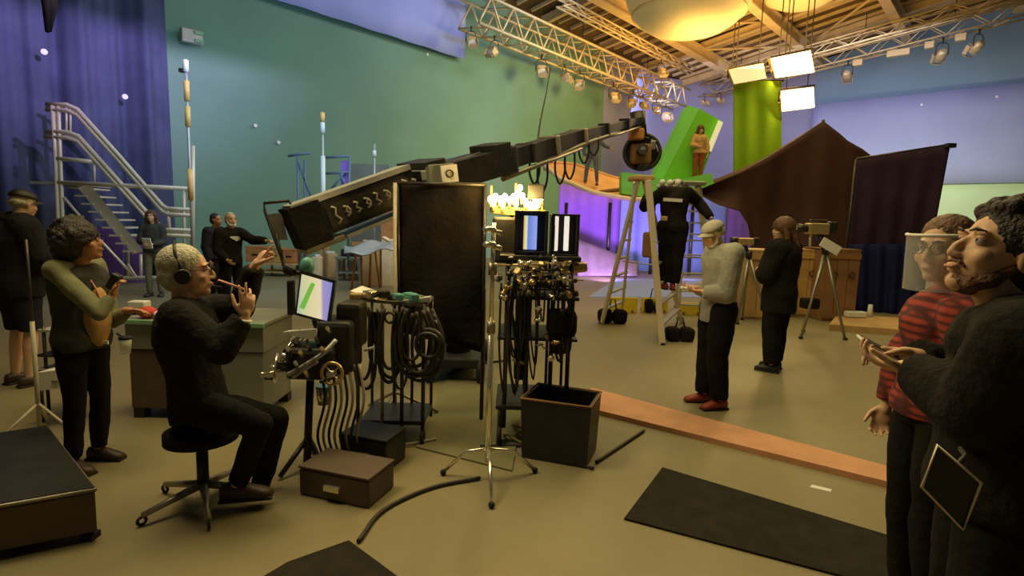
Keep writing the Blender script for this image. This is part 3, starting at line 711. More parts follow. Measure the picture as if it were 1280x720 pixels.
sandbag(765, 404, .48, 'dark sandbag across the left feet of the near stepladder', .26); sandbag(849, 426, .40, 'black sandbag at the right foot of the near stepladder', .22)
sandbag(816, 391, .34, 'small dark sandbag behind, between the two stepladders', .3)

# ================================================================== STEPLADDERS
def ladder_sides(rt, feetL, feetR, apexL, apexR, n, mrail='alu', rung='rung', r=.027):
    for a, b in ((feetL, apexL), (feetR, apexR)):
        d = (b - a).normalized(); MB().box((a + b) / 2, (.045, (b - a).length, .085), frame_of(d), bev=.006).build('rail', mrail, rt)
        MB().box(a + V((0, 0, .015)), (.06, .09, .03), bev=.008).build('rubber_foot', 'rubber', rt)
    for k in range(1, n + 1):
        t = k / (n + 1); a, b = feetL.lerp(apexL, t), feetR.lerp(apexR, t)
        MB().box((a + b) / 2, ((b - a).length, .075, .025), frame_of((b - a).cross(V((0, 0, 1)))) if abs((b-a).normalized().z) < .9 else None).build(rung, 'alu_dull', rt)
ld = thing('stepladder', F(795, 415), 'tall aluminium stepladder seen from the side, nearest the camera, left of the climber', 'ladder', 'aluminium stepladders')
A = P(795, 226, 7.75); B = P(807, 226, 7.6)
ladder_sides(ld, F(752, 405), F(777, 393), A + V((0, -.12, 0)), A + V((.02, .16, 0)), 7)
ladder_sides(ld, F(828, 431), F(853, 404), B + V((0, -.14, 0)), B + V((.02, .16, 0)), 7, rung='rear_brace')
MB().box((A + B) / 2 + V((0, 0, .03)), (.28, .42, .06), bev=.015).build('top_cap', 'wood_tan', ld)
MB().cyl(F(776, 385) + V((0, 0, .9)), F(838, 400) + V((0, 0, .9)), .012, n=6).build('spreader', 'alu_dull', ld)
ld = thing('stepladder', F(872, 400), 'second aluminium stepladder, right of and behind the climber in black', 'ladder', 'aluminium stepladders')
A = P(866, 232, 8.55); w2 = V((.09, 0, 0))
ladder_sides(ld, F(848, 399), F(898, 401), A - w2, A + w2, 7)
ladder_sides(ld, F(845, 384), F(892, 385), A - w2 + V((0, .1, 0)), A + w2 + V((0, .1, 0)), 5, rung='rear_brace')
MB().box(A + V((0, .05, .03)), (.34, .3, .06), bev=.015).build('top_cap', 'grey_metal', ld)
MB().box(P(810, 306, 7.5), (.14, .10, .34), bev=.03).top('tool_pouch', 'wood_dark', 'brown tool pouch hanging on the right rail of the near stepladder', 'pouch')
# white-green device at the ladder top
c = P(845, 233, 7.7)
rt = thing('pale_device', P(828, 240, 7.9), 'small white-green device in front of the climber at the ladder tops', 'lamp')
MB().box(c + V((0, .34, .02)), (.34, .06, .05), bev=.01).build('bar', 'white', rt)
for s in (-1, 0, 1): MB().ell(c + V((s * .11, .30, .07)), .045, nu=10, nv=6).build('bulb', 'white', rt)  # white knobs on the device, they give no light

# ================================================================== CAMERA CRANE
cr = thing('camera_crane', F(560, 520), 'long dark telescopic camera crane reaching from left foreground toward the boat', 'camera crane')
def seg_box(p0, p1, h0, h1, d, m, name, parent=cr, bev=.01, lift=0):
    d_ = (p1 - p0).normalized(); f = frame_of(d_); L = (p1 - p0).length
    vs = []
    for (p, h) in ((p0, h0), (p1, h1)):
        for sx, sz in ((-1, -1), (1, -1), (1, 1), (-1, 1)): vs.append(p + f @ V((sx * d / 2, 0, sz * h / 2 + lift)))
    mb = MB(); mb.hexa([vs[0], vs[1], vs[5], vs[4], vs[3], vs[2], vs[6], vs[7]]); return mb.build(name, m, parent)
C0, C1 = P(366, 286, 4.55), P(512, 232, 5.1)          # rear section axis
C2, C3, C4 = P(630, 200, 6.3), P(725, 170, 8.1), P(800, 150, 10.3)
seg_box(C0, C1, .27, .26, .30, 'black', 'rear_section')
ax = (C1 - C0).normalized(); fr_ = frame_of(ax); side = fr_ @ V((1, 0, 0))
side = side if side.y < 0 else -side   # toward the camera
up = V((0, 0, 1)) - ax * ax.z; up.normalize()
seg_box(C0 + up * .165 + ax * .02, C1 + up * .165, .045, .045, .32, 'alu_dull', 'top_rail')
seg_box(C0 + up * -.20 + ax * .35, C1 + up * -.19, .03, .03, .30, 'alu_dull', 'lower_rail')
seg_box(C0 + ax * -.02 + side * .02, C0 + ax * .23 + side * .02, .34, .33, .36, 'black_cloth', 'counterweight_box')
MB().box(C0 + up * -.19 + ax * .16, (.34, .34, .05), fr_, bev=.01).build('weight_tray', 'grey_metal', cr)
# side panel with pale script-like lettering marks (illegible in the photo)
pn = seg_box(C0 + ax * .26 + side * .155, C1 + ax * -.06 + side * .155, .19, .18, .012, 'dark_metal', 'side_panel')
for k in range(9):
    a = C0 + ax * (.31 + k * .093) + side * .165 + up * (.0 + .002 * k); hh = (.15, .085, .09, .085, .11, .085, .09, .14, .085)[k]
    mb = MB()
    mb.tube([a + up * hh * .5, a + ax * .03 + up * hh * .35, a + ax * .01, a + ax * .045 - up * hh * .3, a + ax * .01 - up * hh * .5, ], .011, 6)
    if k % 2: mb.tube([a + ax * .03 + up * hh * .4, a + ax * .05, a + ax * .03 - up * hh * .45], .009, 6)
    mb.build('letter', 'cable_grey', pn)
# rear frame handle
hp = [P(352, 322, 4.4), P(341, 292, 4.45), P(331, 264, 4.5), P(330, 254, 4.5), P(361, 251, 4.5), P(368, 262, 4.55)]
MB().tube(hp, .012, 8).build('handle_frame', 'black', cr)
MB().hexa([P(334, 268, 4.6), P(352, 266, 4.6), P(352, 266, 4.64), P(334, 268, 4.64), P(346, 300, 4.6), P(360, 300, 4.6), P(360, 300, 4.64), P(346, 300, 4.64)]).build('end_plate', 'grey_metal', cr)
MB().cyl(P(345, 293, 4.5), P(358, 345, 4.35), .014, n=8).build('stay', 'dark_metal', cr)
# centre and arm
seg_box(C1, C2, .25, .27, .32, 'dark_metal', 'middle_section')
seg_box(C2, C3, .21, .18, .20, 'black', 'telescoping_arm'); seg_box(C3, C4, .14, .10, .13, 'dark_metal', 'telescoping_arm')
for t, s_ in ((.02, .44), (.25, .34), (.55, .36), (.98, .32)):
    p = C2.lerp(C3, t); MB().box(p, (.26, .10, s_ * .66), frame_of(C3 - C2), bev=.015).build('collar', 'grey_metal' if t > .3 else 'black', cr)
for t in (.35, .7): p = C3.lerp(C4, t); MB().box(p, (.18, .08, .19), frame_of(C4 - C3), bev=.012).build('collar', 'black', cr)
MB().cyl(C2 + V((0, -.2, -.22)), C3 + V((0, -.15, -.19)), .03, n=8).build('drive_tube', 'grey_metal', cr)
MB().cyl(C3 + V((0, -.1, -.15)), C4 + V((0, -.1, -.13)), .022, n=8).build('drive_tube', 'grey_metal', cr)
MB().box(P(527, 207, 5.2), (.34, .3, .09), frame_of(C2 - C1), bev=.01).build('electronics_box', 'black', cr)
MB().box(P(613, 186, 6.1), (.34, .3, .10), frame_of(C2 - C1), bev=.01).build('electronics_box', 'black', cr)
MB().box(P(536, 218, 5.05), (.30, .16, .09), frame_of(C2 - C1), bev=.01).build('motor', 'alu_dull', cr)
MB().tube([P(553, 207, 5.3), P(600, 192, 5.9)], .02, 8).build('tension_rod', 'dark_metal', cr)
c = P(550, 218, 4.9); lb = MB().box(c, (.34, .22, .15), frame_of(V((1, .25, .12))), bev=.01).build('control_box', 'grey_case', cr)
e = V((1, .25, .12)).normalized(); n_ = V((0, -1, 0)); MB().box(P(562, 217, 4.66), (.135, .012, .14), Matrix.Rotation(R(-8), 3, 'Y')).build('white_label', 'white', lb)
MB().torus(P(562, 217, 4.645), (0, 1, 0), .028, .006, 14, 5).build('round_mark', 'dark_metal', lb)
# column and base (mostly behind the black flag)
colb = F(572, 490); colb.y = 5.25; colt = C1.lerp(C2, .5)
colb = V((colt.x, colt.y, 0)); 
MB().tube([colb + V((0, 0, .22)), V((colt.x, colt.y, colt.z - .18))], [.13, .10], 16).build('column', 'black', cr)
MB().box(colb + V((0, .15, .20)), (.5, 1.0, .1), bev=.02).build('base_frame', 'black', cr)
for sx in (-1, 1):
    for sy in (-1, 1):
        MB().torus(colb + V((sx * .25, .15 + sy * .42, .12)), (1, 0, 0), .10, .04, 18, 8).build('wheel', 'rubber', cr)
        MB().cyl(colb + V((sx * .25, .15 + sy * .42, .12)), colb + V((sx * .25, .15 + sy * .42, .2)), .03, n=8).build('axle', 'dark_metal', cr)
# remote head
H = P(803, 190, 10.3)
MB().cyl(P(797, 140, 10.3), P(799, 170, 10.3), .14, n=12).build('head_mount', 'dark_metal', cr)
MB().box(P(795, 168, 10.2), (.26, .22, .2), bev=.03).build('head_motor', 'wood_orange', cr)
MB().torus(H, (.15, 1, 0), .31, .035, 28, 8).build('head_ring', 'black', cr)
MB().torus(H + V((0, .18, 0)), (.15, 1, 0), .29, .03, 28, 8).build('head_ring', 'dark_metal', cr)
for k in range(6):
    a = k * math.pi / 3; q = V((math.cos(a) * .3, 0, math.sin(a) * .3)); MB().cyl(H + q, H + q + V((0, .18, 0)), .02, n=6).build('ring_strut', 'dark_metal', cr)
MB().cyl(H + V((0, .06, 0)), H + V((0, .14, 0)), .27, n=28).build('gear_disc', 'dark_metal', cr)
MB().box(H + V((-.03, .05, -.04)), (.36, .34, .36), bev=.05).build('film_camera', 'wood_dark', cr)
MB().cyl(H + V((-.05, -.12, 0)), H + V((-.05, -.26, .02)), .085, .10, 16).build('lens', 'black', cr)
MB().cyl(H + V((-.05, -.255, .02)), H + V((-.05, -.262, .02)), .045, n=14).build('lens_glass', 'chrome', cr)
MB().box(H + V((.17, 0, .12)), (.10, .2, .16), bev=.02).build('receiver', 'grey_metal', cr)
MB().box(H + V((.02, 0, -.27)), (.22, .2, .1), bev=.02).build('battery', 'black', cr)
# cable loops under the arm
loops = [(668, 196, 34), (678, 200, 40), (700, 190, 40), (712, 188, 36), (730, 176, 28), (742, 172, 22)]
for px, py, dr in loops:
    Y = 6.3 + (px - 630) / 95 * 1.8
    MB().tube(catmull([P(px - 5, py, Y), P(px - 6, py + dr * .6, Y), P(px, py + dr, Y), P(px + 6, py + dr * .6, Y), P(px + 6, py - 3, Y)], 5), .014, 6).build('cable_loop', 'cable', cr)
MB().tube(catmull([P(640, 205, 6.4), P(690, 196, 7.2), P(740, 176, 8.2), P(790, 160, 10)], 6), .02, 6).build('arm_cable', 'cable_grey', cr)

# black flag in front of the column
fl = thing('black_flag', F(560, 560), 'big black cloth flag standing in front of the crane column', 'flag')
q = [P(543, 438, 4.35), P(603, 441, 4.3), P(608, 231, 4.3), P(497, 229, 4.4)]
q = [P(497, 229, 4.4), P(607, 231, 4.3), P(603, 441, 4.3), P(500, 415, 4.4)]
def flag(u, v):
    a = q[0].lerp(q[1], u); b = q[3].lerp(q[2], u)
    return a.lerp(b, v) + V((0, .015 * math.sin(v * 9 + u * 7) + .004 * math.sin(u * 14), -.06 * (1 - u) ** 2 * v * 0))
MB().grid(flag, 20, 20, thick=(0, .015, 0)).build('cloth', 'black_cloth', fl)
for a, b in ((q[0], q[1]), (q[0], q[3]), (q[1], q[2])): MB().cyl(a + V((0, -.01, 0)), b + V((0, -.01, 0)), .013, n=8).build('frame_tube', 'dark_metal', fl)
MB().cyl(q[0] + V((-.01, -.05, .0)), V((q[0].x, q[0].y - .05, 0.03)), .014, n=8).build('stand_pole', 'cable_grey', fl)
for k in range(3):
    a = R(k * 120 + 20); MB().tube([V((q[0].x, q[0].y - .05, .22)), V((q[0].x + math.cos(a) * .35, q[0].y - .05 + math.sin(a) * .35, .02))], .014, 6).build('leg', 'grey_metal', fl)
MB().tube([q[2] + V((0, .05, .5)), V((q[2].x, q[2].y + .05, 0.0))], .016, 8).build('stand_pole', 'dark_metal', fl)

# ================================================================== C-STAND, LAMP ROW, MONITOR CART
cs = thing('grip_stand', F(610, 600), 'tall silver grip stand with knuckles, left of the monitor cart', 'stand')
b0 = F(609, 600); Y = b0.y; t0 = P(608, 278, Y); t0.x = b0.x
MB().cyl(V((b0.x, Y, .12)), V((b0.x, Y, .95)), .018, n=12).build('lower_column', 'chrome', cs)
MB().cyl(V((b0.x, Y, .9)), t0, .013, n=12).build('upper_column', 'chrome', cs)
for z in (.93, 1.28): MB().cyl(V((b0.x, Y, z)), V((b0.x, Y, z + .07)), .026, n=12).build('collar', 'grey_metal', cs)
for py in (287, 306):
    p = P(612, py, Y - .02); MB().loft([(p + V((0, 0, -.015)), V((.03, 0, 0)), V((0, .03, 0))), (p, V((.045, 0, 0)), V((0, .045, 0))), (p + V((0, 0, .02)), V((.03, 0, 0)), V((0, .03, 0)))], 16).build('grip_head', 'chrome', cs)
    MB().tube([p, p + V((.07, -.02, -.02))], [.012, .016], 8).build('knob', 'chrome', cs)
for k, (dx, dy) in enumerate(((-.28, .05), (.30, .12), (.04, -.34))):
    MB().tube([V((b0.x, Y, .20)), V((b0.x + dx * .5, Y + dy * .5, .17)), V((b0.x + dx, Y + dy, .02))], [.014, .013, .012], 8).build('leg', 'chrome', cs)
    MB().ell(V((b0.x + dx, Y + dy, .02)), (.02, .02, .02), nu=8, nv=5).build('foot', 'rubber', cs)

ct = thing('monitor_cart', F(672, 540), 'tall black equipment cart crowded with knobs, rods and two hooded screens', 'equipment cart')
YC = 3.95; f0 = F(672, 553); cx = f0.x
x0, x1 = P(628, 400, YC).x, P(716, 400, YC).x
zt = P(670, 322, YC).z; zsh = P(670, 362, YC).z; zlow = .28
for x in (x0 + .03, x0 + .18, cx + .07, x1 - .03):
    for y in (YC - .05, YC + .4): MB().cyl((x, y, .12), (x, y, zt - (.02 if x > cx else 0)), .012 if y > YC else .016, n=8).build('upright', 'dark_metal', ct)
for z, th in ((zt, .035), (zsh - .05, .025), (.78, .02), (zlow, .03)):
    MB().box(((x0 + x1) / 2, YC + .18, z), (x1 - x0 + .06, .55, th), bev=.006).build('shelf', 'black', ct)
for x in (x0, x1):
    for y in (YC - .08, YC + .44):
        MB().torus((x, y, .07), (1, 0, 0), .055, .02, 16, 6).build('caster', 'rubber', ct); MB().cyl((x, y, .07), (x, y, .26), .014, n=6).build('axle', 'dark_metal', ct)
rd = random.Random(3)
for k in range(64):     # knobs, clamps, plugs on the shelves
    px = rd.uniform(622, 718); py = rd.uniform(327, 372) if k < 52 else rd.uniform(375, 470)
    p = P(px, py, YC - .1 - rd.random() * .08); r = rd.uniform(.012, .028)
    ax_ = V((rd.uniform(-1, 1), rd.uniform(-1, .2), rd.uniform(-.6, 1))).normalized()
    mb = MB(); mb.cyl(p, p + ax_ * rd.uniform(.03, .08), r * .5, n=8); mb.cyl(p + ax_ * .03, p + ax_ * (.03 + r), r, r * .8, 10)
    mb.build('knob', rd.choice(['chrome', 'brass', 'dark_metal', 'grey_metal', 'black', 'brass']), ct)
for k in range(7):
    z = P(660, 332 + k * 5.5, YC).z; a = rd.uniform(620, 650); b = rd.uniform(690, 742)
    MB().cyl(P(a, 332 + k * 5, YC - .12), P(b, 330 + k * 5 + rd.uniform(-4, 4), YC - .12), .007, n=6).build('rod', rd.choice(['chrome', 'brass', 'dark_metal']), ct)
for k in range(16):     # drooping cables
    px = rd.uniform(624, 712); t = rd.uniform(340, 380); L = rd.uniform(60, 140); w_ = rd.uniform(4, 12); yy = YC - .12 - rd.random() * .05
    MB().tube(catmull([P(px, t, yy), P(px - w_ * .4, t + L * .6, yy), P(px + w_ * .5, t + L, yy), P(px + w_, t + L * .5, yy), P(px + w_ * .8, t + 6, yy)], 5), rd.uniform(.006, .010), 6).build('cable', rd.choice(['cable', 'cable', 'cable', 'black']), ct)
MB().box(P(716, 335, YC + .05), (.20, .12, .07), Matrix.Rotation(R(-8), 3, 'Y'), bev=.02).build('fan_clamp', 'brass', ct)
MB().box(P(632, 300, YC + .25), (.20, .15, .34), bev=.02).build('black_housing', 'black', ct)
MB().box(P(652, 420, YC + .1), (.10, .2, .62), bev=.02).build('cable_bag', 'black_cloth', ct)
MB().box(P(683, 350, YC + .15), (.20, .2, .10), bev=.02).build('power_box', 'black', ct)

def hooded_monitor(px0, px1, py0, py1, Y, label, kind):
    a, b = P(px0, py1, Y), P(px1, py0, Y); c = (a + b) / 2; wd = b.x - a.x; h = b.z - a.z
    rt = thing('hooded_monitor', V((c.x, c.y, a.z)), label, 'monitor', 'hooded monitors on the cart')
    for s in (-1, 1): MB().box((c.x + s * (wd / 2 - .012), Y + .1, c.z), (.02, .26, h), bev=.004).build('hood_side', 'black', rt)
    for s in (-1, 1): MB().box((c.x, Y + .1, c.z + s * (h / 2 - .008)), (wd, .26, .015), bev=.004).build('hood_top', 'black', rt)
    MB().box((c.x, Y + .20, c.z), (wd - .03, .04, h - .02)).build('monitor_body', 'black', rt)
    MB().cyl((c.x, Y + .2, a.z), (c.x, Y + .2, zt), .02, n=8).build('mount', 'dark_metal', rt)
    return rt, c, wd, h
rt, c, wd, h = hooded_monitor(642, 686, 264, 316, YC + .0, 'black hooded monitor with a narrow blue picture, left on the cart', 0)
def screen_mat(name, cols, stg, direction='X'):
    m = bpy.data.materials.new(name); m.use_nodes = True; nt = m.node_tree; b = nt.nodes['Principled BSDF']
    tc = nt.nodes.new('ShaderNodeTexCoord'); sp = nt.nodes.new('ShaderNodeSeparateXYZ'); nt.links.new(tc.outputs['Generated'], sp.inputs[0])
    ad = nt.nodes.new('ShaderNodeMath'); ad.operation = 'MULTIPLY_ADD'; ad.inputs[1].default_value = .35
    nt.links.new(sp.outputs['Z'], ad.inputs[0]); nt.links.new(sp.outputs['X'], ad.inputs[2])
    rp = nt.nodes.new('ShaderNodeValToRGB'); rp.color_ramp.interpolation = 'EASE' if direction == 'X' else 'LINEAR'
    while len(rp.color_ramp.elements) < len(cols): rp.color_ramp.elements.new(.5)
    for e, (p_, cc) in zip(rp.color_ramp.elements, cols): e.position = p_; e.color = (*cc, 1)
    nt.links.new((ad if direction == 'D' else sp).outputs[0], rp.inputs['Fac'])
    nt.links.new(rp.outputs['Color'], b.inputs['Emission Color']); b.inputs['Emission Strength'].default_value = stg
    b.inputs['Base Color'].default_value = (.02, .02, .02, 1); return m
M['screen_blue'] = screen_mat('monitor_picture_blue', [(0, (.75, .45, .10)), (.25, (.7, .75, .5)), (.32, (.16, .24, .65)), (1, (.28, .36, .80))], 1.0)
M['screen_main'] = screen_mat('monitor_picture_main', [(0, (.42, .55, .40)), (.22, (.66, .66, .36)), (.46, (.80, .70, .38)), (.66, (.84, .72, .46)), (.76, (.36, .30, .58)), (1, (.26, .28, .66))], 0.9)
MB().box((P(663, 291, YC).x, YC + .03, P(663, 291, YC).z), (.095, .01, h * .80), bev=.004).build('screen', 'screen_blue', rt)
rt, c, wd, h = hooded_monitor(688, 725, 268, 320, YC + .02, 'black hooded monitor box with two bright upright strips, right on the cart', 1)
for px, w_ in ((694, .042), (708, .035)): MB().box(P(px, 292, YC + .03), (w_, .02, h * .82), bev=.006).build('lit_strip', 'strip_lit', rt)
MB().box(P(691, 297, YC + .02), (.03, .02, h * .6), bev=.006).build('strip_edge', 'chrome', rt)

# row of bare warm bulbs above the cart
rt = thing('bulb_bar', P(640, 264, 4.25), 'bar of glaring bare amber bulbs above the monitor cart', 'lamp bar')
a, b = P(614, 262, 4.25), P(682, 268, 4.25); MB().box((a + b) / 2, ((b - a).length, .08, .06), Matrix.Rotation(math.atan2(a.z - b.z, b.x - a.x), 3, 'Y'), bev=.01).build('bar', 'housing', rt)
for q_ in ((614, 232), (645, 229), (678, 236)): MB().cyl(P(q_[0], 265, 4.27), P(q_[0], q_[1], 4.27), .012, n=8).build('upright', 'brass', rt)
MB().box(P(670, 240, 4.22), (.12, .1, .11), bev=.01).build('ballast_box', 'black', rt)
for k, (px, py) in enumerate(((613, 249), (619, 246), (625, 249), (631, 246), (637, 250), (642, 246), (647, 242), (650, 235), (653, 245), (657, 252), (662, 256), (667, 258), (672, 256), (676, 248), (628, 255), (645, 254), (617, 254), (669, 250))):
    p = P(px, py, 4.2); MB().ell(p, (.019, .019, .026), nu=10, nv=7).build('bulb', 'bulb', rt); MB().cyl(p - V((0, 0, .02)), p - V((0, 0, .06)), .012, n=8).build('socket', 'brass', rt)
MB().cyl(P(640, 266, 4.3), V((P(640, 266, 4.3).x, 4.3, zt)), .016, n=8).build('post', 'dark_metal', rt)
for px in (630, 660): light('bulb_light', 'POINT', P(px, 246, 4.05), 14, (1.0, 0.66, 0.20), radius=.06)

# black bag hanging on the cart side
rt = thing('equipment_bag', P(706, 385, 3.9), 'black soft bag hanging off the right side of the cart', 'bag')
c = P(702, 404, 3.86); MB().box(c, (.21, .16, .20), bev=.05).build('bag_body', 'black_cloth', rt)
MB().box(P(699, 430, 3.86), (.13, .12, .14), bev=.04).build('lower_pouch', 'black_cloth', rt)
MB().tube([c + V((-.08, 0, .08)), c + V((-.05, 0, .18)), c + V((.02, 0, .2)), c + V((.07, 0, .08))], .01, 6).build('strap', 'cable', rt)
# open black bin on the floor
def bin_():
    a, b, c_, d = F(652, 572), F(733, 586), F(745, 562), F(672, 549); h = .42
    rt = thing('black_bin', (a + b + c_ + d) / 4, 'open black bin with a pale rim beside the cart foot', 'bin')
    ctr = (a + b + c_ + d) / 4; pts = [a, b, c_, d]
    for i in range(4):
        p, q_ = pts[i], pts[(i + 1) % 4]; mid = (p + q_) / 2; inn = (ctr - mid).normalized() * .02
        MB().hexa([p, q_, q_ + inn, p + inn] + [x + V((0, 0, h)) + (x - ctr).normalized() * .02 for x in (p, q_, q_ + inn, p + inn)]).build('side_wall', 'black', rt)
    MB().hexa(pts + [p + V((0, 0, .02)) for p in pts]).build('bottom', 'black', rt)
    MB().tube([p + V((0, 0, h)) + (p - ctr).normalized() * .02 for p in pts], .009, 6, closed=True).build('rim', 'wood_dark', rt)
bin_()
for k in range(5):
    c = F(652 + k * 9, 548 - k * 3) + V((0, -.02, .03 + .03 * k))
    MB().tube([c + V((math.cos(t * .52) * (.14 - .015 * k), math.sin(t * .52) * .10, .03 * math.sin(t * 1.1 + k))) for t in range(12)], .008, 6, closed=True).top('coiled_cable', 'cable_yellow', ['lowest', 'second', 'middle', 'fourth', 'topmost'][k] + ' loop of the yellow cable coil by the cart foot', 'cable', 'loops of yellow cable')

# ================================================================== REMOTE DESK (hand wheels) AND CABLE CART
YD = 3.45
dk = thing('remote_desk', F(400, 595), 'camera remote-control desk with chrome hand wheels on a low stand', 'control desk')
def DP(x, y, dy=0): return P(x, y, YD + dy)
MB().box(DP(395, 450), (.30, .26, .20), bev=.03).build('wheel_box', 'black', dk)
MB().box(DP(425, 430, .1), (.22, .3, .34), bev=.03).build('electronics', 'black', dk)
MB().box(DP(440, 405, .15), (.16, .2, .30), bev=.03).build('electronics', 'dark_metal', dk)
def wheel(c, ax_, Rr, m, name='hand_wheel'):
    w_ = MB().torus(c, ax_, Rr, .010, 28, 8).build(name, m, dk); ax_ = V(ax_).normalized(); u = ax_.orthogonal().normalized(); v_ = ax_.cross(u)
    for k in range(4):
        d = u * math.cos(k * math.pi / 2) + v_ * math.sin(k * math.pi / 2); MB().cyl(c, c + d * Rr, .005, n=6).build('spoke', m, w_)
    MB().cyl(c - ax_ * .02, c + ax_ * .035, .022, n=12).build('hub', 'chrome', w_)
    MB().cyl(c + u * Rr * .9, c + u * Rr * .9 + ax_ * .06, .010, n=8).build('grip', 'black', w_)
wheel(DP(358, 446, -.1), (-.7, -.6, .3), .06, 'black'); wheel(DP(345, 460), (-1, -.35, .1), .085, 'chrome'); wheel(DP(415, 467, -.18), (-.1, -1, .1), .065, 'brass'); wheel(DP(372, 430, -.02), (-.4, -.5, .8), .07, 'chrome')
MB().cyl(DP(345, 460), DP(380, 458), .03, n=12).build('shaft', 'dark_metal', dk)
for k, (px, py) in enumerate(((362, 440), (378, 445), (388, 438), (372, 458), (405, 440), (398, 428), (412, 415), (385, 470))):
    MB().cyl(DP(px, py, -.14), DP(px - 3, py - 5, -.20), .012, n=10).build('knob', ('chrome', 'brass', 'dark_metal')[k % 3], dk)
MB().tube(catmull([DP(420, 425, -.1), DP(408, 438, -.15), DP(395, 448, -.17), DP(372, 462, -.17), DP(360, 468, -.15)], 5), .014, 8).build('curved_arm', 'alu_dull', dk)
MB().tube(catmull([DP(397, 452, -.17), DP(378, 464, -.18), DP(366, 472, -.17)], 5), .009, 8).build('curved_arm', 'alu_dull', dk)
MB().hexa([DP(353, 417, -.1), DP(395, 426, -.1), DP(398, 424, .05), DP(362, 414, .05), DP(353, 415, -.1), DP(396, 411, -.1), DP(398, 410, .05), DP(362, 413, .05)]).build('notes_tray', 'paper', dk)
MB().cyl(DP(350, 463, -.05), DP(330, 468, -.1), .008, n=8).build('crank', 'chrome', dk); MB().ell(DP(328, 468, -.1), .016).build('crank_knob', 'chrome', dk)
MB().tube([DP(388, 475), DP(386, 520), F(384, 588) + V((0, 0, .05))], .025, 10).build('stand_post', 'dark_metal', dk)
for px, py in ((350, 600), (415, 612), (392, 570)): MB().tube([DP(386, 545), F(px, py) + V((0, 0, .02))], .016, 8).build('leg', 'dark_metal', dk)
MB().cyl(DP(405, 482), DP(404, 505), .05, .035, 14).build('cup_holder', 'chrome', dk)
for k in range(8):
    px = 400 + k * 7; MB().tube(catmull([DP(px, 455, -.02), DP(px + 6, 500, -.06), DP(px - 3, 545, -.03), DP(px + 8, 580, 0)], 5), .009, 6).build('cable', ('cable', 'cable_grey')[k % 2], dk)

mn = thing('tilted_monitor', P(392, 400, YD), 'tilted flat monitor showing a bright green, cream and violet picture', 'monitor')
qs = [(371, 391), (408, 401), (415, 354), (377, 343)]
MP = lambda x, y, d=0: P(x, y, YD - .02 + d)
c = MP(393, 372); 
pt = [MP(x, y) for x, y in qs]
MB().hexa([c + (p - c) * 1.16 + V((0, .012, 0)) for p in pt] + [c + (p - c) * 1.12 + V((0, .06, 0)) for p in pt]).build('case', 'black', mn)
# screen: four quads of one slab
sc_o = MB().hexa([pt[0], pt[1], pt[1] + V((0, .011, 0)), pt[0] + V((0, .011, 0)), pt[3], pt[2], pt[2] + V((0, .011, 0)), pt[3] + V((0, .011, 0))]).build('screen', 'screen_main', mn)
nb = lambda x, y: MP(x, y, -.004)
MB().hexa([nb(374, 384), nb(380, 387), nb(380, 387) + V((0, .003, 0)), nb(374, 384) + V((0, .003, 0)), nb(389, 353), nb(394, 355), nb(394, 355) + V((0, .003, 0)), nb(389, 353) + V((0, .003, 0))]).build('picture_green_stripe', 'pic_green', sc_o)
MB().tube([MP(393, 400, .06), MP(400, 425, .1), DP(412, 430, .1)], .018, 8).build('bracket', 'dark_metal', mn)
MB().box(MP(364, 372, .03), (.04, .05, .22), bev=.01).build('side_handle', 'black', mn)
MB().ell(MP(384, 333, .05), (.045, .045, .06)).build('top_speaker', 'teal', mn); MB().box(MP(362, 338, .05), (.08, .05, .06), Matrix.Rotation(.4, 3, 'Y'), bev=.02).build('top_knob', 'black', mn)
MB().tube([MP(362, 342, .05), MP(384, 340, .05), MP(410, 352, .05)], .01, 6).build('top_bar', 'black', mn)

# cable cart
YK = 3.85
kc = thing('cable_cart', F(495, 560), 'metal shelf cart hung with thick loops of black cable', 'cart')
KP = lambda x, y, d=0: P(x, y, YK + d)
def slab(x0, y0, x1, y1, th, dep, name, m): 
    a, b = KP(x0, y0), KP(x1, y1); MB().hexa([a, b, b + V((0, dep, 0)), a + V((0, dep, 0))] + [p + V((0, 0, th)) for p in (a, b, b + V((0, dep, 0)), a + V((0, dep, 0)))]).build(name, m, kc)
slab(440, 376, 532, 384, .02, .4, 'shelf', 'grey_metal')
slab(438, 366, 470, 377, .015, .3, 'shelf_lip', 'white')
slab(489, 383, 537, 377, .03, .1, 'shelf_lip', 'alu_dull'); slab(450, 530, 530, 532, .03, .4, 'lower_shelf', 'dark_metal')
for px in (447, 478, 503, 530):
    p = KP(px, 380); MB().cyl(p, V((p.x, YK, .06)), .014, n=8).build('upright', 'dark_metal' if px != 478 else 'grey_metal', kc)
    p.y += .4; MB().cyl(p, V((p.x, p.y, .06)), .012, n=8).build('upright', 'dark_metal', kc)
    MB().torus(V((p.x, YK, .05)), (1, 0, 0), .04, .016, 14, 6).build('caster', 'rubber', kc)
rd = random.Random(11)
for k in range(10):
    px = 446 + k * 9 + rd.uniform(-3, 3); MB().box(KP(px, 369 + rd.uniform(-2, 4), -.02 + .1 * (k % 2)), (rd.uniform(.04, .09), .08, rd.uniform(.03, .06)), rotz(rd.uniform(-40, 40)), bev=.01).build('small_gear', rd.choice(['teal', 'white', 'dark_metal', 'chrome', 'brass', 'black']), kc)
def loop(cx_, t, w_, L, r, m='cable', d=-.06):
    MB().tube(catmull([KP(cx_ - w_ * .3, t, d), KP(cx_ - w_ * .5, t + L * .4, d), KP(cx_ - w_ * .4, t + L * .85, d), KP(cx_, t + L, d), KP(cx_ + w_ * .4, t + L * .85, d), KP(cx_ + w_ * .5, t + L * .4, d), KP(cx_ + w_ * .25, t, d)], 5), r, 8).build('cable_loop', m, kc)
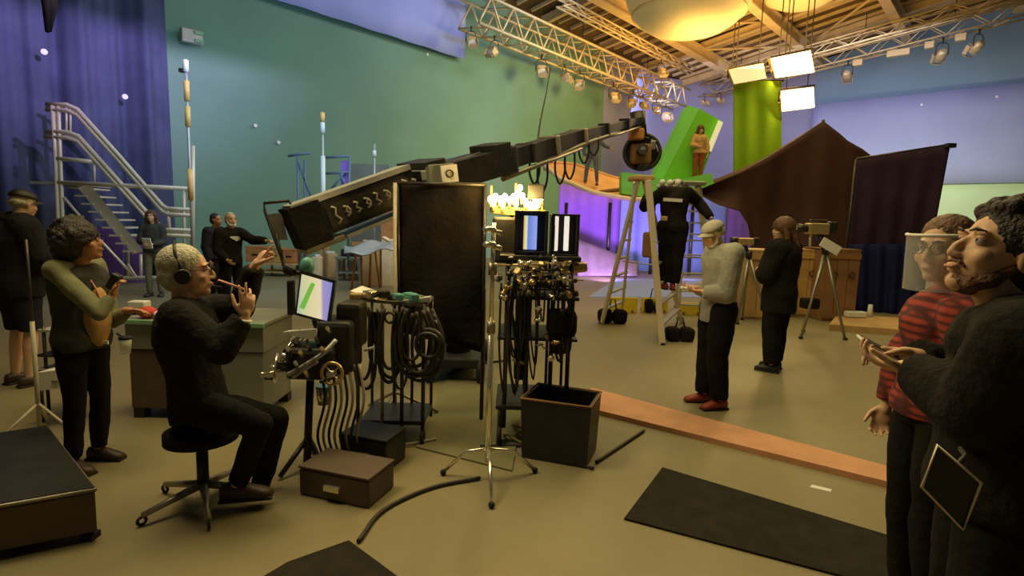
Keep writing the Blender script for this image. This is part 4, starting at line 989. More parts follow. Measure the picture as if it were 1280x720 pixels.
for k, a in enumerate(((486, 386, 26, 92, .013), (488, 388, 30, 84, .012), (487, 386, 22, 75, .012), (520, 384, 52, 86, .014), (522, 386, 44, 80, .013), (519, 388, 36, 70, .013), (526, 386, 56, 90, .012), (530, 392, 46, 78, .012), (534, 400, 38, 70, .012),
                       (514, 390, 24, 60, .012), (455, 384, 18, 90, .011), (458, 386, 24, 100, .012), (468, 386, 14, 70, .010), (500, 386, 20, 100, .010))):
    loop(*a, d=-.05 - .012 * (k % 5))
MB().torus(KP(537, 430, -.1), (.3, 1, 0), .10, .016, 26, 8).build('cable_coil', 'cable', kc)
MB().torus(KP(535, 432, -.13), (.2, 1, .1), .085, .015, 26, 8).build('cable_coil', 'black', kc)
MB().torus(KP(487, 397, -.1), (.2, 1, 0), .035, .01, 20, 6).build('hook_ring', 'dark_metal', kc)
MB().box(KP(470, 410, .05), (.10, .1, .22), bev=.02).build('battery_box', 'black_cloth', kc)
MB().cyl(KP(455, 438, -.12), KP(468, 434, -.12), .010, n=8).build('label_rod', 'white', kc)
MB().tube([F(500, 535) + V((0, 0, .10)), F(503, 560) + V((0, 0, .02)), F(545, 552) + V((0, 0, .02))], .012, 6).build('ground_strut', 'cable_grey', kc)
# case stack below (seen under the tint): low wooden boxes
for k, (px, py, sz, m, lab) in enumerate(((428, 624, (.46, .28, .16), 'brown_case', 'brown flat equipment case on the floor under the remote desk'), (462, 585, (.34, .26, .20), 'black', 'black case on the floor between desk and cable cart'))):
    c = F(px, py) + V((0, .1, sz[2] / 2)); rt = thing('flat_case', c - V((0, 0, sz[2] / 2)), lab, 'case')
    MB().box(c, sz, rotz(-18), bev=.015).build('case_body', m, rt); MB().box(c + V((0, 0, sz[2] / 2 + .008)), (sz[0] * 1.01, sz[1] * 1.01, .015), rotz(-18), bev=.004).build('lid', m, rt)
    MB().box(c + rotz(-18) @ V((0, -sz[1] / 2 - .01, 0)), (.1, .02, .03), rotz(-18)).build('latch', 'chrome', rt)

# ================================================================== LEFT: STAIR TOWER, POLES, TABLE
YS = 11.0
st = thing('stair_tower', F(150, 358), 'aluminium stair tower with double handrails in front of the violet curtain', 'stair tower')
def S(x, y, d=0.0): return P(x, y, YS + d)
def bar(pts, r=.034, d=0.0, m='alu', name='rail', n=8):
    MB().tube([S(x, y, d) for x, y in pts], r, n).build(name, m, st)
for d, ex in ((0, 0), (1.1, 0)):
    bar([(66, 132), (69, 190), (74, 290), (78, 352)], .042, d, name='post'); bar([(241, 182), (241, 250), (240, 349)], .04, d, name='post')
    if d == 0: bar([(73, 132), (75, 190), (79, 290), (82, 352)], .032, d, name='post'); bar([(230, 235), (231, 349)], .03, d, name='post')
for dy, d in ((0, 0), (7, .0), (2, 1.0)):
    bar([(58, 130 + dy), (84, 131 + dy), (97, 137 + dy), (150, 196 + dy), (203, 257 + dy), (210, 261 + dy), (240, 262 + dy)], .042, d, name='handrail')
    bar([(57, 164 + dy), (84, 165 + dy), (98, 170 + dy), (150, 228 + dy), (186, 268 + dy), (205, 287 + dy), (240, 288 + dy)], .042, d, name='handrail')
bar([(72, 198), (116, 202)], .04, name='crossbar'); bar([(73, 228), (240, 236)], .042, name='crossbar'); bar([(118, 203), (118, 229)], .02, name='crossbar')
for x in (83, 88): bar([(x, 132), (x, 168)], .02, name='upright')
bar([(210, 262), (212, 290)], .03, name='upright'); bar([(80, 247), (125, 300), (172, 350)], .026, name='brace'); bar([(74, 280), (116, 297)], .03, name='brace')
bar([(78, 348), (240, 347)], .04, name='base_tube'); bar([(160, 330), (172, 349)], .02, name='brace')
# stringer and treads
sa, sb = S(104, 234, .35), S(176, 318, .35)
MB().hexa([S(95, 232, .3), S(112, 230, .3), S(112, 230, .34), S(95, 232, .34), S(166, 318, .3), S(180, 314, .3), S(180, 314, .34), S(166, 318, .34)]).build('stringer', 'alu', st)
for k in range(9):
    p = sa.lerp(sb, k / 8.5); MB().box(p + V((-.14, .35, -.02)), (.24, .85, .035)).build('tread', 'alu', st)
bar([(176, 318), (176, 350)], .03, .35, name='upright'); bar([(160, 290), (160, 350)], .03, 1.0, name='upright')
MB().box(S(90, 231, .55), (.8, 1.1, .05)).build('landing', 'alu_dull', st)
# violet boards leaning below the stairs
for x0, y0, x1, y1, lab in ((118, 345, 152, 283, 'violet board leaning under the stair tower, left one'), (156, 348, 182, 296, 'violet board leaning under the stair tower, right one')):
    a, b = P(x0, y0, 12.35), P(x1, y0, 12.35); a.z = b.z = 0; h = P(x0, y1, 12.35).z
    mb = MB().hexa([a, b, b + V((0, .04, 0)), a + V((0, .04, 0))] + [p + V((0, .18, h)) for p in (a, b, b + V((0, .04, 0)), a + V((0, .04, 0)))]); mb.top('violet_board', 'purple', lab, 'panel')

def banded_pole(px, y0, y1, ybot, Y, bands, label, r=.025):
    a = P(px, y0, Y); b = V((a.x, Y, 0)); rt = thing('banded_pole', b, label, 'pole', 'banded upright poles by the wall')
    MB().cyl(b, a, r, n=8).build('pole', 'alu_dull', rt)
    for (u, v, m) in bands:
        p, q_ = P(px, u, Y), P(px, v, Y); p.x = q_.x = a.x; MB().cyl(p, q_, r * 1.9, n=10).build('pole_band', m, rt)  # orange and white bands along the pole
    MB().box(b + V((0, 0, .015)), (.4, .4, .03), bev=.01).build('base_plate', 'dark_metal', rt)
banded_pole(232, 74, 0, 0, 10.5, ((75, 90, 'white'), (101, 126, 'orange_band'), (133, 158, 'orange_band'), (211, 250, 'orange_band')), 'thin pole with orange and white bands at the curtain edge')
banded_pole(403, 140, 0, 0, 13.0, ((141, 152, 'orange_band'), (153, 167, 'white'), (195, 291, 'white')), 'tall pole with white bands, rising behind the crane rear', .028)
banded_pole(468, 180, 0, 0, 14.0, ((188, 196, 'white'), (222, 232, 'orange_band')), 'thinner short pole with a small orange band, right of the tall white-banded pole', .025)
p = P(227, 88, 10.5); MB().box(p, (.08, .08, .07), bev=.01).top('pole_clamp', 'black', 'small black clamp on the curtain-edge pole', 'clamp')

bf = thing('blue_scaffold', P(405, 320, 13.6) * 1, 'faint blue scaffold frame standing behind the crane rear', 'scaffold'); bf.location.z = 0
BP = lambda x, y, d=0: P(x, y, 13.6 + d)
for pts in (((372, 196), (374, 335)), ((381, 200), (381, 335)), ((437, 195), (435, 335)), ((404, 197), (437, 195)), ((360, 195), (388, 191)), ((404, 217), (436, 215)), ((372, 200), (392, 255)), ((424, 215), (436, 240)), ((412, 240), (430, 215))):
    MB().tube([BP(*p) for p in pts], .03, 6).build('frame_tube', 'blue_metal', bf)
MB().box(BP(432, 225, .1), (.22, .03, .9)).build('blue_panel', 'purple', bf)
# grey plywood flats and orange box beyond the crane
def flat(x0, y0, x1, y1, Y, m, name, label, cat, dep=.1):
    a = P(x0, y1, Y); b = P(x1, y0, Y); c = (a + b) / 2; zb = 0
    mb = MB().box(V((c.x, Y, (b.z + zb) / 2)), (b.x - a.x, dep, b.z - zb)); return mb.top(name, m, label, cat)
flat(439, 206, 486, 330, 15.4, 'grey_case', 'grey_flat', 'tall grey flat standing behind the crane', 'flat')
flat(477, 213, 502, 330, 13.8, 'wood_orange', 'orange_flat', 'narrow orange-brown flat at the edge of the black flag', 'flat')

# background furniture
def table(px0, px1, py_feet, py_top, m, label, name='work_table', dep=.7, group='work tables along the wall'):
    a = F((px0 + px1) / 2, py_feet); Y = a.y; x0, x1 = P(px0, py_top, Y).x, P(px1, py_top, Y).x; z = P(px0, py_top, Y).z
    rt = thing(name, a + V((0, dep / 2, 0)), label, 'table', group)
    MB().box(((x0 + x1) / 2, Y + dep / 2, z), (x1 - x0, dep, .05), bev=.008).build('tabletop', m, rt)
    for x in (x0 + .05, x1 - .05):
        for y in (Y + .05, Y + dep - .05): MB().box((x, y, z / 2 - .02), (.05, .05, z - .04)).build('leg', m, rt)
    MB().box(((x0 + x1) / 2, Y + dep / 2, z * .35), (x1 - x0 - .1, dep - .1, .03)).build('shelf', m, rt)
    return rt, z, Y
rt, z, Y = table(322, 367, 346, 330, 'wood_tan', 'tan work table behind the pointing hands', dep=.8)
for x0, x1, y0, y1, m, lab in ((306, 330, 318, 300, 'wood_orange', 'orange crate on the tan table, nearest the man with the white beard'), (332, 352, 320, 303, 'wood', 'yellow-brown crate in the middle of the tan table'), (353, 368, 322, 306, 'wood_orange', 'small orange crate at the right end of the tan table')):
    a, b = P(x0, y0, Y + .2), P(x1, y1, Y + .2); c = V(((a.x + b.x) / 2, Y + .42, z + .03 + (b.z - a.z) / 2))
    rt = thing('box_crate', c - V((0, 0, (b.z - a.z) / 2)), lab, 'crate', 'crates on the tan table')
    MB().box(c, (b.x - a.x - .02, .4, b.z - a.z - .01), bev=.01).build('box_body', m, rt); MB().box(c + V((0, 0, (b.z - a.z) / 2)), (b.x - a.x, .42, .03)).build('lid', m, rt); MB().box(c + V((0, -.21, 0)), (.14, .02, .04)).build('handle_slot', 'black', rt)
rt, z, Y = table(418, 452, 352, 322, 'grey_case', 'dark work table under the crane rear')
MB().box(V((rt.location.x, Y + .3, z + .12)), (.44, .35, .18), bev=.03).top('black_case', 'black', 'black case lying on the dark work table', 'case')
for k, px in enumerate((425, 440, 455)):
    p = F(px, 345) ; MB().box(p + V((0, .05, .22)), (.16, .3, .44), bev=.03).top('dark_box', 'brown_case', ['leftmost', 'middle', 'rightmost'][k] + ' of three brown boxes under the dark work table', 'box', 'brown boxes under the table')
rt, z, Y = table(452, 498, 350, 326, 'wood_orange', 'orange-brown table near the edge of the black flag')
def tarp(u, v): return P(430 + 62 * u, 308 + 12 * v + 3 * math.sin(u * 9 + v * 4) - 7 * u, 12.4 - .9 * v)
cloth('grey_tarp', tarp, 20, 8, 'alu_dull', (0, 0, .03), 'rumpled pale grey tarp heaped on the tables behind the crane', 'tarp')
for k, (px, py, m, lab) in enumerate(((466, 316, 'wood_tan', 'tan carton behind the crane, left one'), (490, 312, 'rim', 'pale orange carton behind the crane, beside the black flag'))):
    p = P(px, py, 13.2); rt = thing('carton', V((p.x, p.y, 0)), lab, 'carton', 'cartons behind the crane')
    MB().box(V((p.x, p.y, p.z / 2 + .12)), (.40, .4, p.z + .24), bev=.01).build('carton_body', m, rt); MB().box(V((p.x - .1, p.y - .05, p.z + .25)), (.2, .36, .012), Matrix.Rotation(.5, 3, 'Y')).build('flap', m, rt)
a = F(446, 362); rt = thing('folding_sawhorse', a, 'orange-legged sawhorse in front of the cartons', 'sawhorse')
for dx in (-.12, .12):
    MB().tube([a + V((dx, 0, 0)), a + V((dx * .3, .2, 1.0))], .028, 6).build('leg', 'wood_orange', rt); MB().tube([a + V((dx + .3, 0.4, 0)), a + V((.3 + dx * .3, .2, 1.0))], .028, 6).build('leg', 'wood_orange', rt)
MB().box(a + V((.15, .2, 1.0)), (.6, .08, .08)).build('top_rail', 'wood_orange', rt)
rdm = random.Random(5)
for k, (px, py) in enumerate(((395, 348), (404, 342), (385, 347), (412, 347), (376, 344))):
    a = F(px, py); h = (.55, .75, .4, .62, .7)[k]; rt = thing('cluttered_box', a, ['cream carton in the clutter under the crane rear, middle', 'tallest cream carton in the clutter under the crane rear', 'lowest tan carton in the clutter, left of the middle', 'tan carton in the clutter nearest the dark table', 'leftmost grey carton in the clutter by the tan table'][k], 'carton', 'clutter under the crane rear')
    MB().box(a + V((0, .1, h / 2)), (.2 + .06 * (k % 2), .3, h), rotz(k * 13), bev=.02).build('carton_body', ('rim', 'wood_tan', 'wood', 'wood_tan', 'grey_case')[k], rt)
    MB().box(a + V((0, .1, h + .03)), (.14, .2, .06), rotz(30 + k * 20), bev=.02).build('loose_item', ('white', 'teal', 'red', 'white', 'brass')[k], rt)

# grey counter behind the seated man: box case with green trim
rt = thing('long_counter', F(210, 500), 'long grey counter with pale green edge behind the seated man', 'counter')
YT = 4.15; a, b = P(150, 400, YT), P(330, 392, YT); zt_ = (a.z + b.z) / 2
zt_ = P(150, 401, YT).z
MB().box(((a.x + b.x) / 2 + .0, YT + .34, zt_), (b.x - a.x, .68, .03), bev=.006).build('countertop', 'grey_case', rt)
MB().box(((a.x + b.x) / 2, YT - .005, zt_ - .005), (b.x - a.x, .02, .035), bev=.004).build('edge_trim', 'green_edge', rt)
zm = P(150, 437, YT).z; zb = .08
MB().box(((a.x + b.x) / 2, YT + .3, (zt_ + zm) / 2 - .01), (b.x - a.x - .04, .56, zt_ - zm - .03)).build('upper_panel', 'grey_case', rt)
n = 3; w_ = (b.x - a.x - .05) / n
for k in range(n): MB().box((a.x + .025 + w_ * (k + .5), YT + .3, (zm + zb) / 2), (w_ - .015, .54, zm - zb), bev=.01).build('lower_panel', 'brown_case' if k < 2 else 'grey_case', rt)
for x in (a.x + .08, b.x - .08):
    for y in (YT + .08, YT + .55): MB().box((x, y, .04), (.08, .08, .08)).build('foot', 'black', rt)
zt_ += .016
c = P(184, 384, YT + .06); c.z = zt_ + .05
rt = thing('red_bundle', V((c.x, c.y, zt_)), 'bright red cloth bundle lying on the counter between the woman and seated man', 'bundle')
MB().ell(c + V((0, 0, -.005)), (.07, .06, .045)).build('cloth', 'red', rt); MB().cyl(c + V((-.06, 0, -.01)), c + V((-.14, -.02, -.01)), .018, .014, 10).build('dark_end', 'black', rt); MB().ell(c + V((.085, 0, -.02)), (.04, .035, .03)).build('white_end', 'white', rt)
c = P(163, 362, YT + .4); MB().box(V((c.x, c.y + .1, zt_ + .03)), (.14, .1, .06), bev=.01).top('white_box', 'white', 'small white box at the back of the counter beside the red bundle', 'box')
# boxes of the left small cart
lc = thing('small_cart', F(75, 500), 'small metal cart with two shelves left of the woman, white box in front', 'cart'); YL = 4.1
for px in (54, 84):
    for d in (0, .35): p = P(px, 408, YL + d); MB().cyl(V((p.x, p.y, .04)), p, .012, n=8).build('upright', 'dark_metal', lc)
for py in (413, 444, 462):
    a, b = P(52, py, YL), P(86, py, YL); MB().box(((a.x + b.x) / 2, YL + .17, a.z), (b.x - a.x + .04, .38, .02), bev=.004).build('shelf', 'alu_dull' if py != 444 else 'dark_metal', lc)
bx = thing('white_case', F(68, 502), 'white flat box with a small printed mark, low at the left', 'box')
pts = [P(46, 489, 3.95), P(94, 483, 3.95), P(95, 459, 3.95), P(46, 466, 3.95)]
MB().hexa([pts[0], pts[1], pts[1] + V((0, .25, 0)), pts[0] + V((0, .25, 0)), pts[3], pts[2], pts[2] + V((0, .25, 0)), pts[3] + V((0, .25, 0))]).build('box_body', 'paper', bx)
MB().box(P(69, 477, 3.945), (.05, .01, .018)).build('printed_mark', 'grey_case', bx)
for px in (52, 90): p = P(px, 488, 4.05); MB().cyl(p, V((p.x, p.y, 0)), .012, n=6).build('leg', 'dark_metal', bx)
MB().tube([P(56, 292, 3.7), P(52, 360, 3.7), P(47, 440, 3.7), P(42, 530, 3.7)], .014, 8)
sp = thing('thin_stand', F(43, 580), 'thin pale stand pole in front of the man in shorts', 'stand')
b = P(45, 470, 3.75); 
MB().cyl(V((b.x, b.y, .02)), V((b.x, b.y, P(50, 402, 3.75).z)), .014, n=8).build('lower_pole', 'cable_grey', sp); MB().cyl(V((b.x, b.y, P(50, 404, 3.75).z)), V((b.x + .0, b.y, P(54, 300, 3.75).z)), .009, n=8).build('upper_pole', 'dark_metal', sp)
for k in range(3): MB().tube([V((b.x, b.y, .25)), V((b.x + .28 * math.cos(k * 2.1), b.y + .28 * math.sin(k * 2.1), .015))], .010, 6).build('leg', 'cable_grey', sp)

# ================================================================== FLOOR ITEMS
def slabf(name, quad, h, m, label, cat):
    q_ = [F(*p) for p in quad]; return MB().hexa(q_ + [p + V((0, 0, h)) for p in q_]).top(name, m, label, cat)
slabf('floor_mat', [(520, 560), (640, 590), (655, 500), (568, 452)], .012, 'mat_green', 'olive mat flat on the floor behind the silver grip stand', 'mat')
slabf('plank', [(738, 516), (1143, 618), (1148, 600), (738, 489)], .04, 'plank', 'long pink-tan plank lying across the floor in front of the capped man', 'plank')
slabf('dark_rug', [(780, 650), (1120, 740), (1172, 690), (828, 586)], .012, 'rug', 'dark rug on the floor in front of the plank', 'rug')
slabf('dark_rug', [(250, 770), (560, 770), (436, 678), (360, 705)], .012, 'rug', 'dark rug corner at the bottom centre, below the remote desk', 'rug')
c = F(20, 640); rt = thing('road_case', F(30, 660), 'large dark road case at the bottom left corner', 'case')
a = [P(-60, 625, 2.3), P(117, 590, 2.55), P(60, 560, 3.3), P(-80, 575, 3.0)]; zz = sum(p.z for p in a) / 4
for p in a: p.z = zz
MB().hexa([V((p.x, p.y, 0.05)) for p in a] + a).build('case_body', 'brown_case', rt); 
MB().hexa([p + V((0, 0, .004)) for p in a] + [p + V((0, 0, .03)) for p in a]).build('lid', 'black', rt)
MB().tube([p + V((0, 0, .015)) for p in a], .010, 6, closed=True).build('edge_strip', 'grey_metal', rt)
for p in a: MB().box(V((p.x, p.y, .025)) + (sum(a, V()) / 4 - p) * .08 * 1 + V((0, 0, -(zz) * .08 + 0)), (.06, .06, .05)).build('caster', 'rubber', rt)
for pts, lab in (([(742, 588), (700, 575), (670, 560), (600, 560)], 'black cable curving over the floor from the cart'), ([(448, 680), (480, 640), (540, 612), (600, 600)], 'black cable running from the lower rug to the grip stand'), ([(745, 580), (775, 560), (805, 540)], 'short thin cable piece on the floor near the plank'), ([(560, 470), (590, 458), (630, 452)], 'thin dark cable lying on the olive mat edge')):
    MB().tube(catmull([F(*p) + V((0, 0, .014)) for p in pts], 6), .012, 6).top('floor_cable', 'cable', lab, 'cable')
slabf('tape_strip', [(1015, 606), (1040, 612), (1038, 615), (1012, 609)], .002, 'white', 'short pale tape strip on the floor between rug and plank', 'tape')

# ================================================================== PEOPLE
PENDING = []
def soft(mb, name, m, parent, voxel=.01, smooth=3, disp=0.0, dscale=.15, label=None):
    o = mb.build(name, m, parent)
    r = o.modifiers.new('r', 'REMESH'); r.mode = 'VOXEL'; r.voxel_size = voxel; r.use_smooth_shade = True
    if smooth: s = o.modifiers.new('s', 'SMOOTH'); s.iterations = smooth; s.factor = .5
    if disp:
        t = bpy.data.textures.new('folds', 'CLOUDS'); t.noise_scale = dscale; t.noise_depth = 2
        d = o.modifiers.new('d', 'DISPLACE'); d.texture = t; d.strength = disp; d.mid_level = .5; d.texture_coords = 'LOCAL'
    if label: o['label'] = label
    PENDING.append(o); return o
def bake_pending():
    bpy.context.view_layer.update()
    dg = bpy.context.evaluated_depsgraph_get(); res = []
    for o in PENDING: res.append(bpy.data.meshes.new_from_object(o.evaluated_get(dg)))
    for o, me in zip(PENDING, res):
        mats = o.data.materials[0]; o.modifiers.clear(); me.name = o.name; o.data = me
        if not me.materials: me.materials.append(mats)
        me.polygons.foreach_set('use_smooth', [True] * len(me.polygons))
    PENDING.clear()

BASE = dict(pelvis=(0, 0, .96), waist=(0, .0, 1.09), chest=(0, .0, 1.29), neck=(0, -.015, 1.475), head=(0, .03, 1.635),
            shR=(.175, -.01, 1.425), elR=(.235, -.03, 1.14), wrR=(.24, .06, .89), shL=(-.175, -.01, 1.425), elL=(-.235, -.03, 1.14), wrL=(-.24, .06, .89),
            hipR=(.09, 0, .93), knR=(.10, .02, .50), anR=(.105, -.02, .085), hipL=(-.09, 0, .93), knL=(-.10, .02, .50), anL=(-.105, -.02, .085))
def hand_mb(mb, wr, d, pn, thumb, curl=(20, 30, 25), s=1.0, fingers=None, spread=5):
    """palm + five fingers; d = direction of the palm, pn = palm normal (fingers curl towards it), thumb = +1/-1 side"""
    d = V(d).normalized(); pn = V(pn); pn = (pn - d * pn.dot(d)).normalized(); wv = d.cross(pn) * thumb
    f = Matrix((wv, d, pn)).transposed()
    mb.tube([wr - d * .02, wr + d * .02 * s], [.024 * s, .025 * s], 10, round_=True)
    mb.ell(wr + d * .052 * s, (.039 * s, .052 * s, .0155 * s), f); mb.ell(wr + d * .06 * s - wv * .008, (.034 * s, .042 * s, .015 * s), f)
    for i, (off, L) in enumerate(((.030, .070), (.010, .078), (-.011, .072), (-.030, .056))):
        cu = (fingers[i] if fingers else curl); p = wr + d * (.092 - .006 * abs(i - 1.2)) * s + wv * off * s
        a = 0; sp = R(spread) * (1.3 - i); base = (d * math.cos(sp) + wv * math.sin(sp)).normalized(); pts = [p - base * .02 * s]; 
        q = p; pts.append(q)
        for k, fr in enumerate((.45, .31, .24)):
            a += R(cu[k]); q = q + (base * math.cos(a) + pn * math.sin(a)) * L * fr * s; pts.append(q)
        mb.tube(pts, [.0095 * s, .0092 * s, .0082 * s, .0075 * s, .0062 * s], 8, round_=True)
    tb = wr + d * .025 * s + wv * .026 * s; td = (d * .72 + wv * .62 + pn * .25).normalized(); t2 = (d * .88 + wv * .25 + pn * .4).normalized()
    mb.tube([tb - td * .01, tb + td * .038 * s, tb + td * .038 * s + t2 * .03 * s, tb + td * .038 * s + t2 * .054 * s], [.014 * s, .0115 * s, .0098 * s, .0075 * s], 8, round_=True)

class Fig: pass
def figure(name_label, root, h, face, o=None, cat='person', skin='skin_fair', headdir=None, hands=None, vox=.011, top=None, bottom=None, shoes='shoe_dark',
           bulk=.0, face_detail=True, headscale=1.0, z0=0.0, female=False, group=None, hidden_hands=False, topname='jacket', tophem=.90, legend=.10, legbulk=0.0, toes=True):
    s = h / 1.75; a = R(face); fw = V((math.sin(a), math.cos(a), 0)); rt_ = V((math.cos(a), -math.sin(a), 0)); up = V((0, 0, 1))
    root = V((root[0], root[1], z0)); J = {}
    W = lambda t: root + (rt_ * t[0] + fw * t[1] + up * t[2]) * s
    d = dict(BASE)
    if female: d.update(shR=(.155, -.01, 1.42), shL=(-.155, -.01, 1.42))
    for k, v in (o or {}).items(): d[k] = v
    for k, v in d.items(): J[k] = v.copy() if isinstance(v, Vector) else W(v)
    g = Fig(); g.J = J; g.s = s; g.fw = fw; g.rt = rt_; g.W = W
    g.obj = thing('person', root, name_label, cat, group)
    side = (J['shR'] - J['shL']).normalized(); hips = (J['hipR'] - J['hipL']).normalized()
    hd = V(headdir).normalized() if headdir is not None else fw
    hs = s * headscale; hx = hd.cross(up).normalized(); hz = hx.cross(hd); HM = Matrix((hx, hd, hz)).transposed(); H = J['head']
    g.HM, g.H, g.hs = HM, H, hs
    hp = lambda x, y, z: H + HM @ (V((x, y, z)) * hs)
    g.hp = hp
    def torso(mb, inf, hem=None, shoulders=True):
        wv = lambda c, ax, kx, ky: (c, ax * kx * s, ax.cross((J['neck'] - J['pelvis']).normalized()) * ky * s)
        rings = []
        P0, Wa, Ch, Nk = J['pelvis'], J['waist'], J['chest'], J['neck']
        tt = (Nk - P0).normalized(); k = .93 if female else 1
        hip_d = (P0 - Wa).normalized()
        seq = [(P0 + hip_d * (hem if hem is not None else .06) * s, hips, .158 * k, .108), (P0 + hip_d * .02 * s, hips, .165 * (1.0 if female else .98), .112), (P0.lerp(Wa, .6), (hips + side).normalized(), .148 * k, .10), (Wa, (hips + side).normalized(), .142 * k, .098),
               (Wa.lerp(Ch, .5), side, .152 * k, .108), (Ch, side, .168 * k, .12), (Ch.lerp(Nk, .5), side, .168 * k, .11), (Ch.lerp(Nk, .78), side, .135 * k, .085), (Nk - tt * .005 * s, side, .065 * k, .062)]
        L = []
        for c, ax, kx, ky in seq:
            f = ax.cross(tt).normalized(); L.append((c, ax * (kx + inf / s) * s, f * (ky + inf / s) * s))
        mb.loft(L, 20)
        if shoulders:
            for q in 'RL': mb.tube([Nk - tt * .05 * s, J['sh' + q] - tt * .005], [.055 * s + inf, .058 * s + inf], 12, round_=True)
    g.torso = torso
    # ---- body
    mb = MB(); torso(mb, -.012 * s)
    mb.tube([J['neck'] - up * .05 * s, hp(0, -.015, -.07)], [.058 * s, .052 * hs], 14, round_=True)
    mb.ell(hp(0, -.008, .028), (.073 * hs, .093 * hs, .086 * hs), HM, 20, 14)
    mb.ell(hp(0, .028, -.03), (.061 * hs, .066 * hs, .085 * hs), HM, 18, 12)
    mb.ell(hp(0, .062, -.092), (.030 * hs, .030 * hs, .024 * hs), HM); mb.ell(hp(0, .02, -.075), (.054 * hs, .05 * hs, .035 * hs), HM)
    mb.tube([hp(0, .088, .012), hp(0, .106, -.012), hp(0, .109, -.030)], [.007 * hs, .009 * hs, .0105 * hs], 8, round_=True)
    for q in (-1, 1):
        mb.ell(hp(q * .010, .101, -.034), (.008 * hs, .010 * hs, .008 * hs), HM, 8, 6)
        mb.ell(hp(q * .029, .082, .028), (.024 * hs, .013 * hs, .009 * hs), HM, 10, 7)
        mb.ell(hp(q * .040, .066, -.028), (.022 * hs, .022 * hs, .022 * hs), HM, 10, 7)
        mb.ell(hp(q * .074, -.008, -.006), (.010 * hs, .021 * hs, .031 * hs), HM, 10, 8)
    mb.ell(hp(0, .094, -.058), (.022 * hs, .010 * hs, .0065 * hs), HM, 10, 6); mb.ell(hp(0, .090, -.069), (.019 * hs, .010 * hs, .0065 * hs), HM, 10, 6)
    for q in 'RL':
        mb.tube([J['sh' + q], J['sh' + q].lerp(J['el' + q], .4), J['el' + q]], [.048 * s, .045 * s, .036 * s], 12, round_=True)
        mb.tube([J['el' + q], J['el' + q].lerp(J['wr' + q], .35), J['wr' + q]], [.036 * s, .038 * s, .025 * s], 12, round_=True)
        mb.tube([J['hip' + q], J['hip' + q].lerp(J['kn' + q], .4), J['kn' + q]], [.082 * s, .078 * s, .053 * s], 14, round_=True)
        mb.tube([J['kn' + q], J['kn' + q].lerp(J['an' + q], .35), J['an' + q]], [.052 * s, .056 * s, .034 * s], 14, round_=True)
        ft = (g.footdir if hasattr(g, 'footdir') else fw); A = J['an' + q]
        mb.tube([A - ft * .03 * s - up * .03 * s, A + ft * .12 * s - up * .055 * s], [.034 * s, .024 * s], 10, round_=True)
        if not hidden_hands:
            hh = (hands or {}).get(q, {}); dd = hh.get('d', (J['wr' + q] - J['el' + q])); pn = hh.get('pn', fw * .3 + rt_ * (-1 if q == 'R' else 1))
            hand_mb(mb, J['wr' + q], dd, pn, hh.get('thumb', 1), hh.get('curl', (22, 32, 28)), s, hh.get('fingers'), hh.get('spread', 4))
    soft(mb, 'body', skin, g.obj, vox, 2)
    if face_detail:
        for q in (-1, 1):
            MB().ell(hp(q * .030, .0765, .0175), (.0155 * hs, .0125 * hs, .0085 * hs), HM, 12, 8).build('eyelid', skin, g.obj)
            e = MB().ell(hp(q * .030, .0755, .010), .0125 * hs, nu=12, nv=8).build('eye', 'eye', g.obj)
            MB().ell(hp(q * .030, .0868, .010), (.0045 * hs, .0025 * hs, .0045 * hs), HM, 8, 6).build('iris', 'iris', e)
            MB().tube([hp(q * .012, .098, .029), hp(q * .030, .097, .034), hp(q * .048, .084, .030)], [.003 * hs, .0045 * hs, .0025 * hs], 6).build('eyebrow', 'hair_dark', g.obj)
        MB().ell(hp(0, .1015, -.0635), (.020 * hs, .004 * hs, .0045 * hs), HM, 10, 6).build('lips', 'lips' if skin != 'skin_tan' else 'lips_dark', g.obj)
    # ---- clothes
    if top:
        mb = MB(); inf = .014 + bulk; torso(mb, inf * s, hem=.96 - tophem)
        for q in 'RL':
            e = J['wr' + q] - (J['wr' + q] - J['el' + q]).normalized() * .015
            mb.tube([J['sh' + q], J['sh' + q].lerp(J['el' + q], .5), J['el' + q]], [(.056 + inf) * s, (.048 + inf) * s, (.041 + inf) * s], 14, round_=True)
            mb.tube([J['el' + q], J['el' + q].lerp(e, .5), e], [(.041 + inf) * s, (.036 + inf) * s, (.026 + inf * .8) * s], 14, caps=True)
            mb.ell(J['el' + q], (.041 + inf) * s)
        soft(mb, topname, top, g.obj, max(vox, .009), 3, .022, .16)
    if bottom:
        mb = MB(); tt = (J['waist'] - J['pelvis']).normalized(); f = hips.cross(tt)
        mb.loft([(J['pelvis'] - tt * .09 * s, hips * .13 * s, f * .10 * s), (J['pelvis'] - tt * .03 * s, hips * .168 * s, f * .118 * s), (J['pelvis'] + tt * .06 * s, hips * .158 * s, f * .112 * s)], 18)
        for q in 'RL':
            K = J['kn' + q]; A = J['an' + q]; e = K.lerp(A, (.50 - legend) / .42) if legend < .45 else J['hip' + q].lerp(K, 1.02)
            mb.tube([J['hip' + q], J['hip' + q].lerp(K, .45), K], [(.098 + legbulk) * s, (.088 + legbulk) * s, (.066 + legbulk) * s], 16, round_=(legend < .45))
            if legend < .45: mb.tube([K, K.lerp(e, .4), e], [(.066 + legbulk) * s, (.064 + legbulk) * s, (.052 + legbulk) * s], 16); mb.ell(K, (.067 + legbulk) * s)
        soft(mb, 'trousers' if legend < .45 else 'shorts', bottom, g.obj, max(vox, .009), 3, .020, .14)
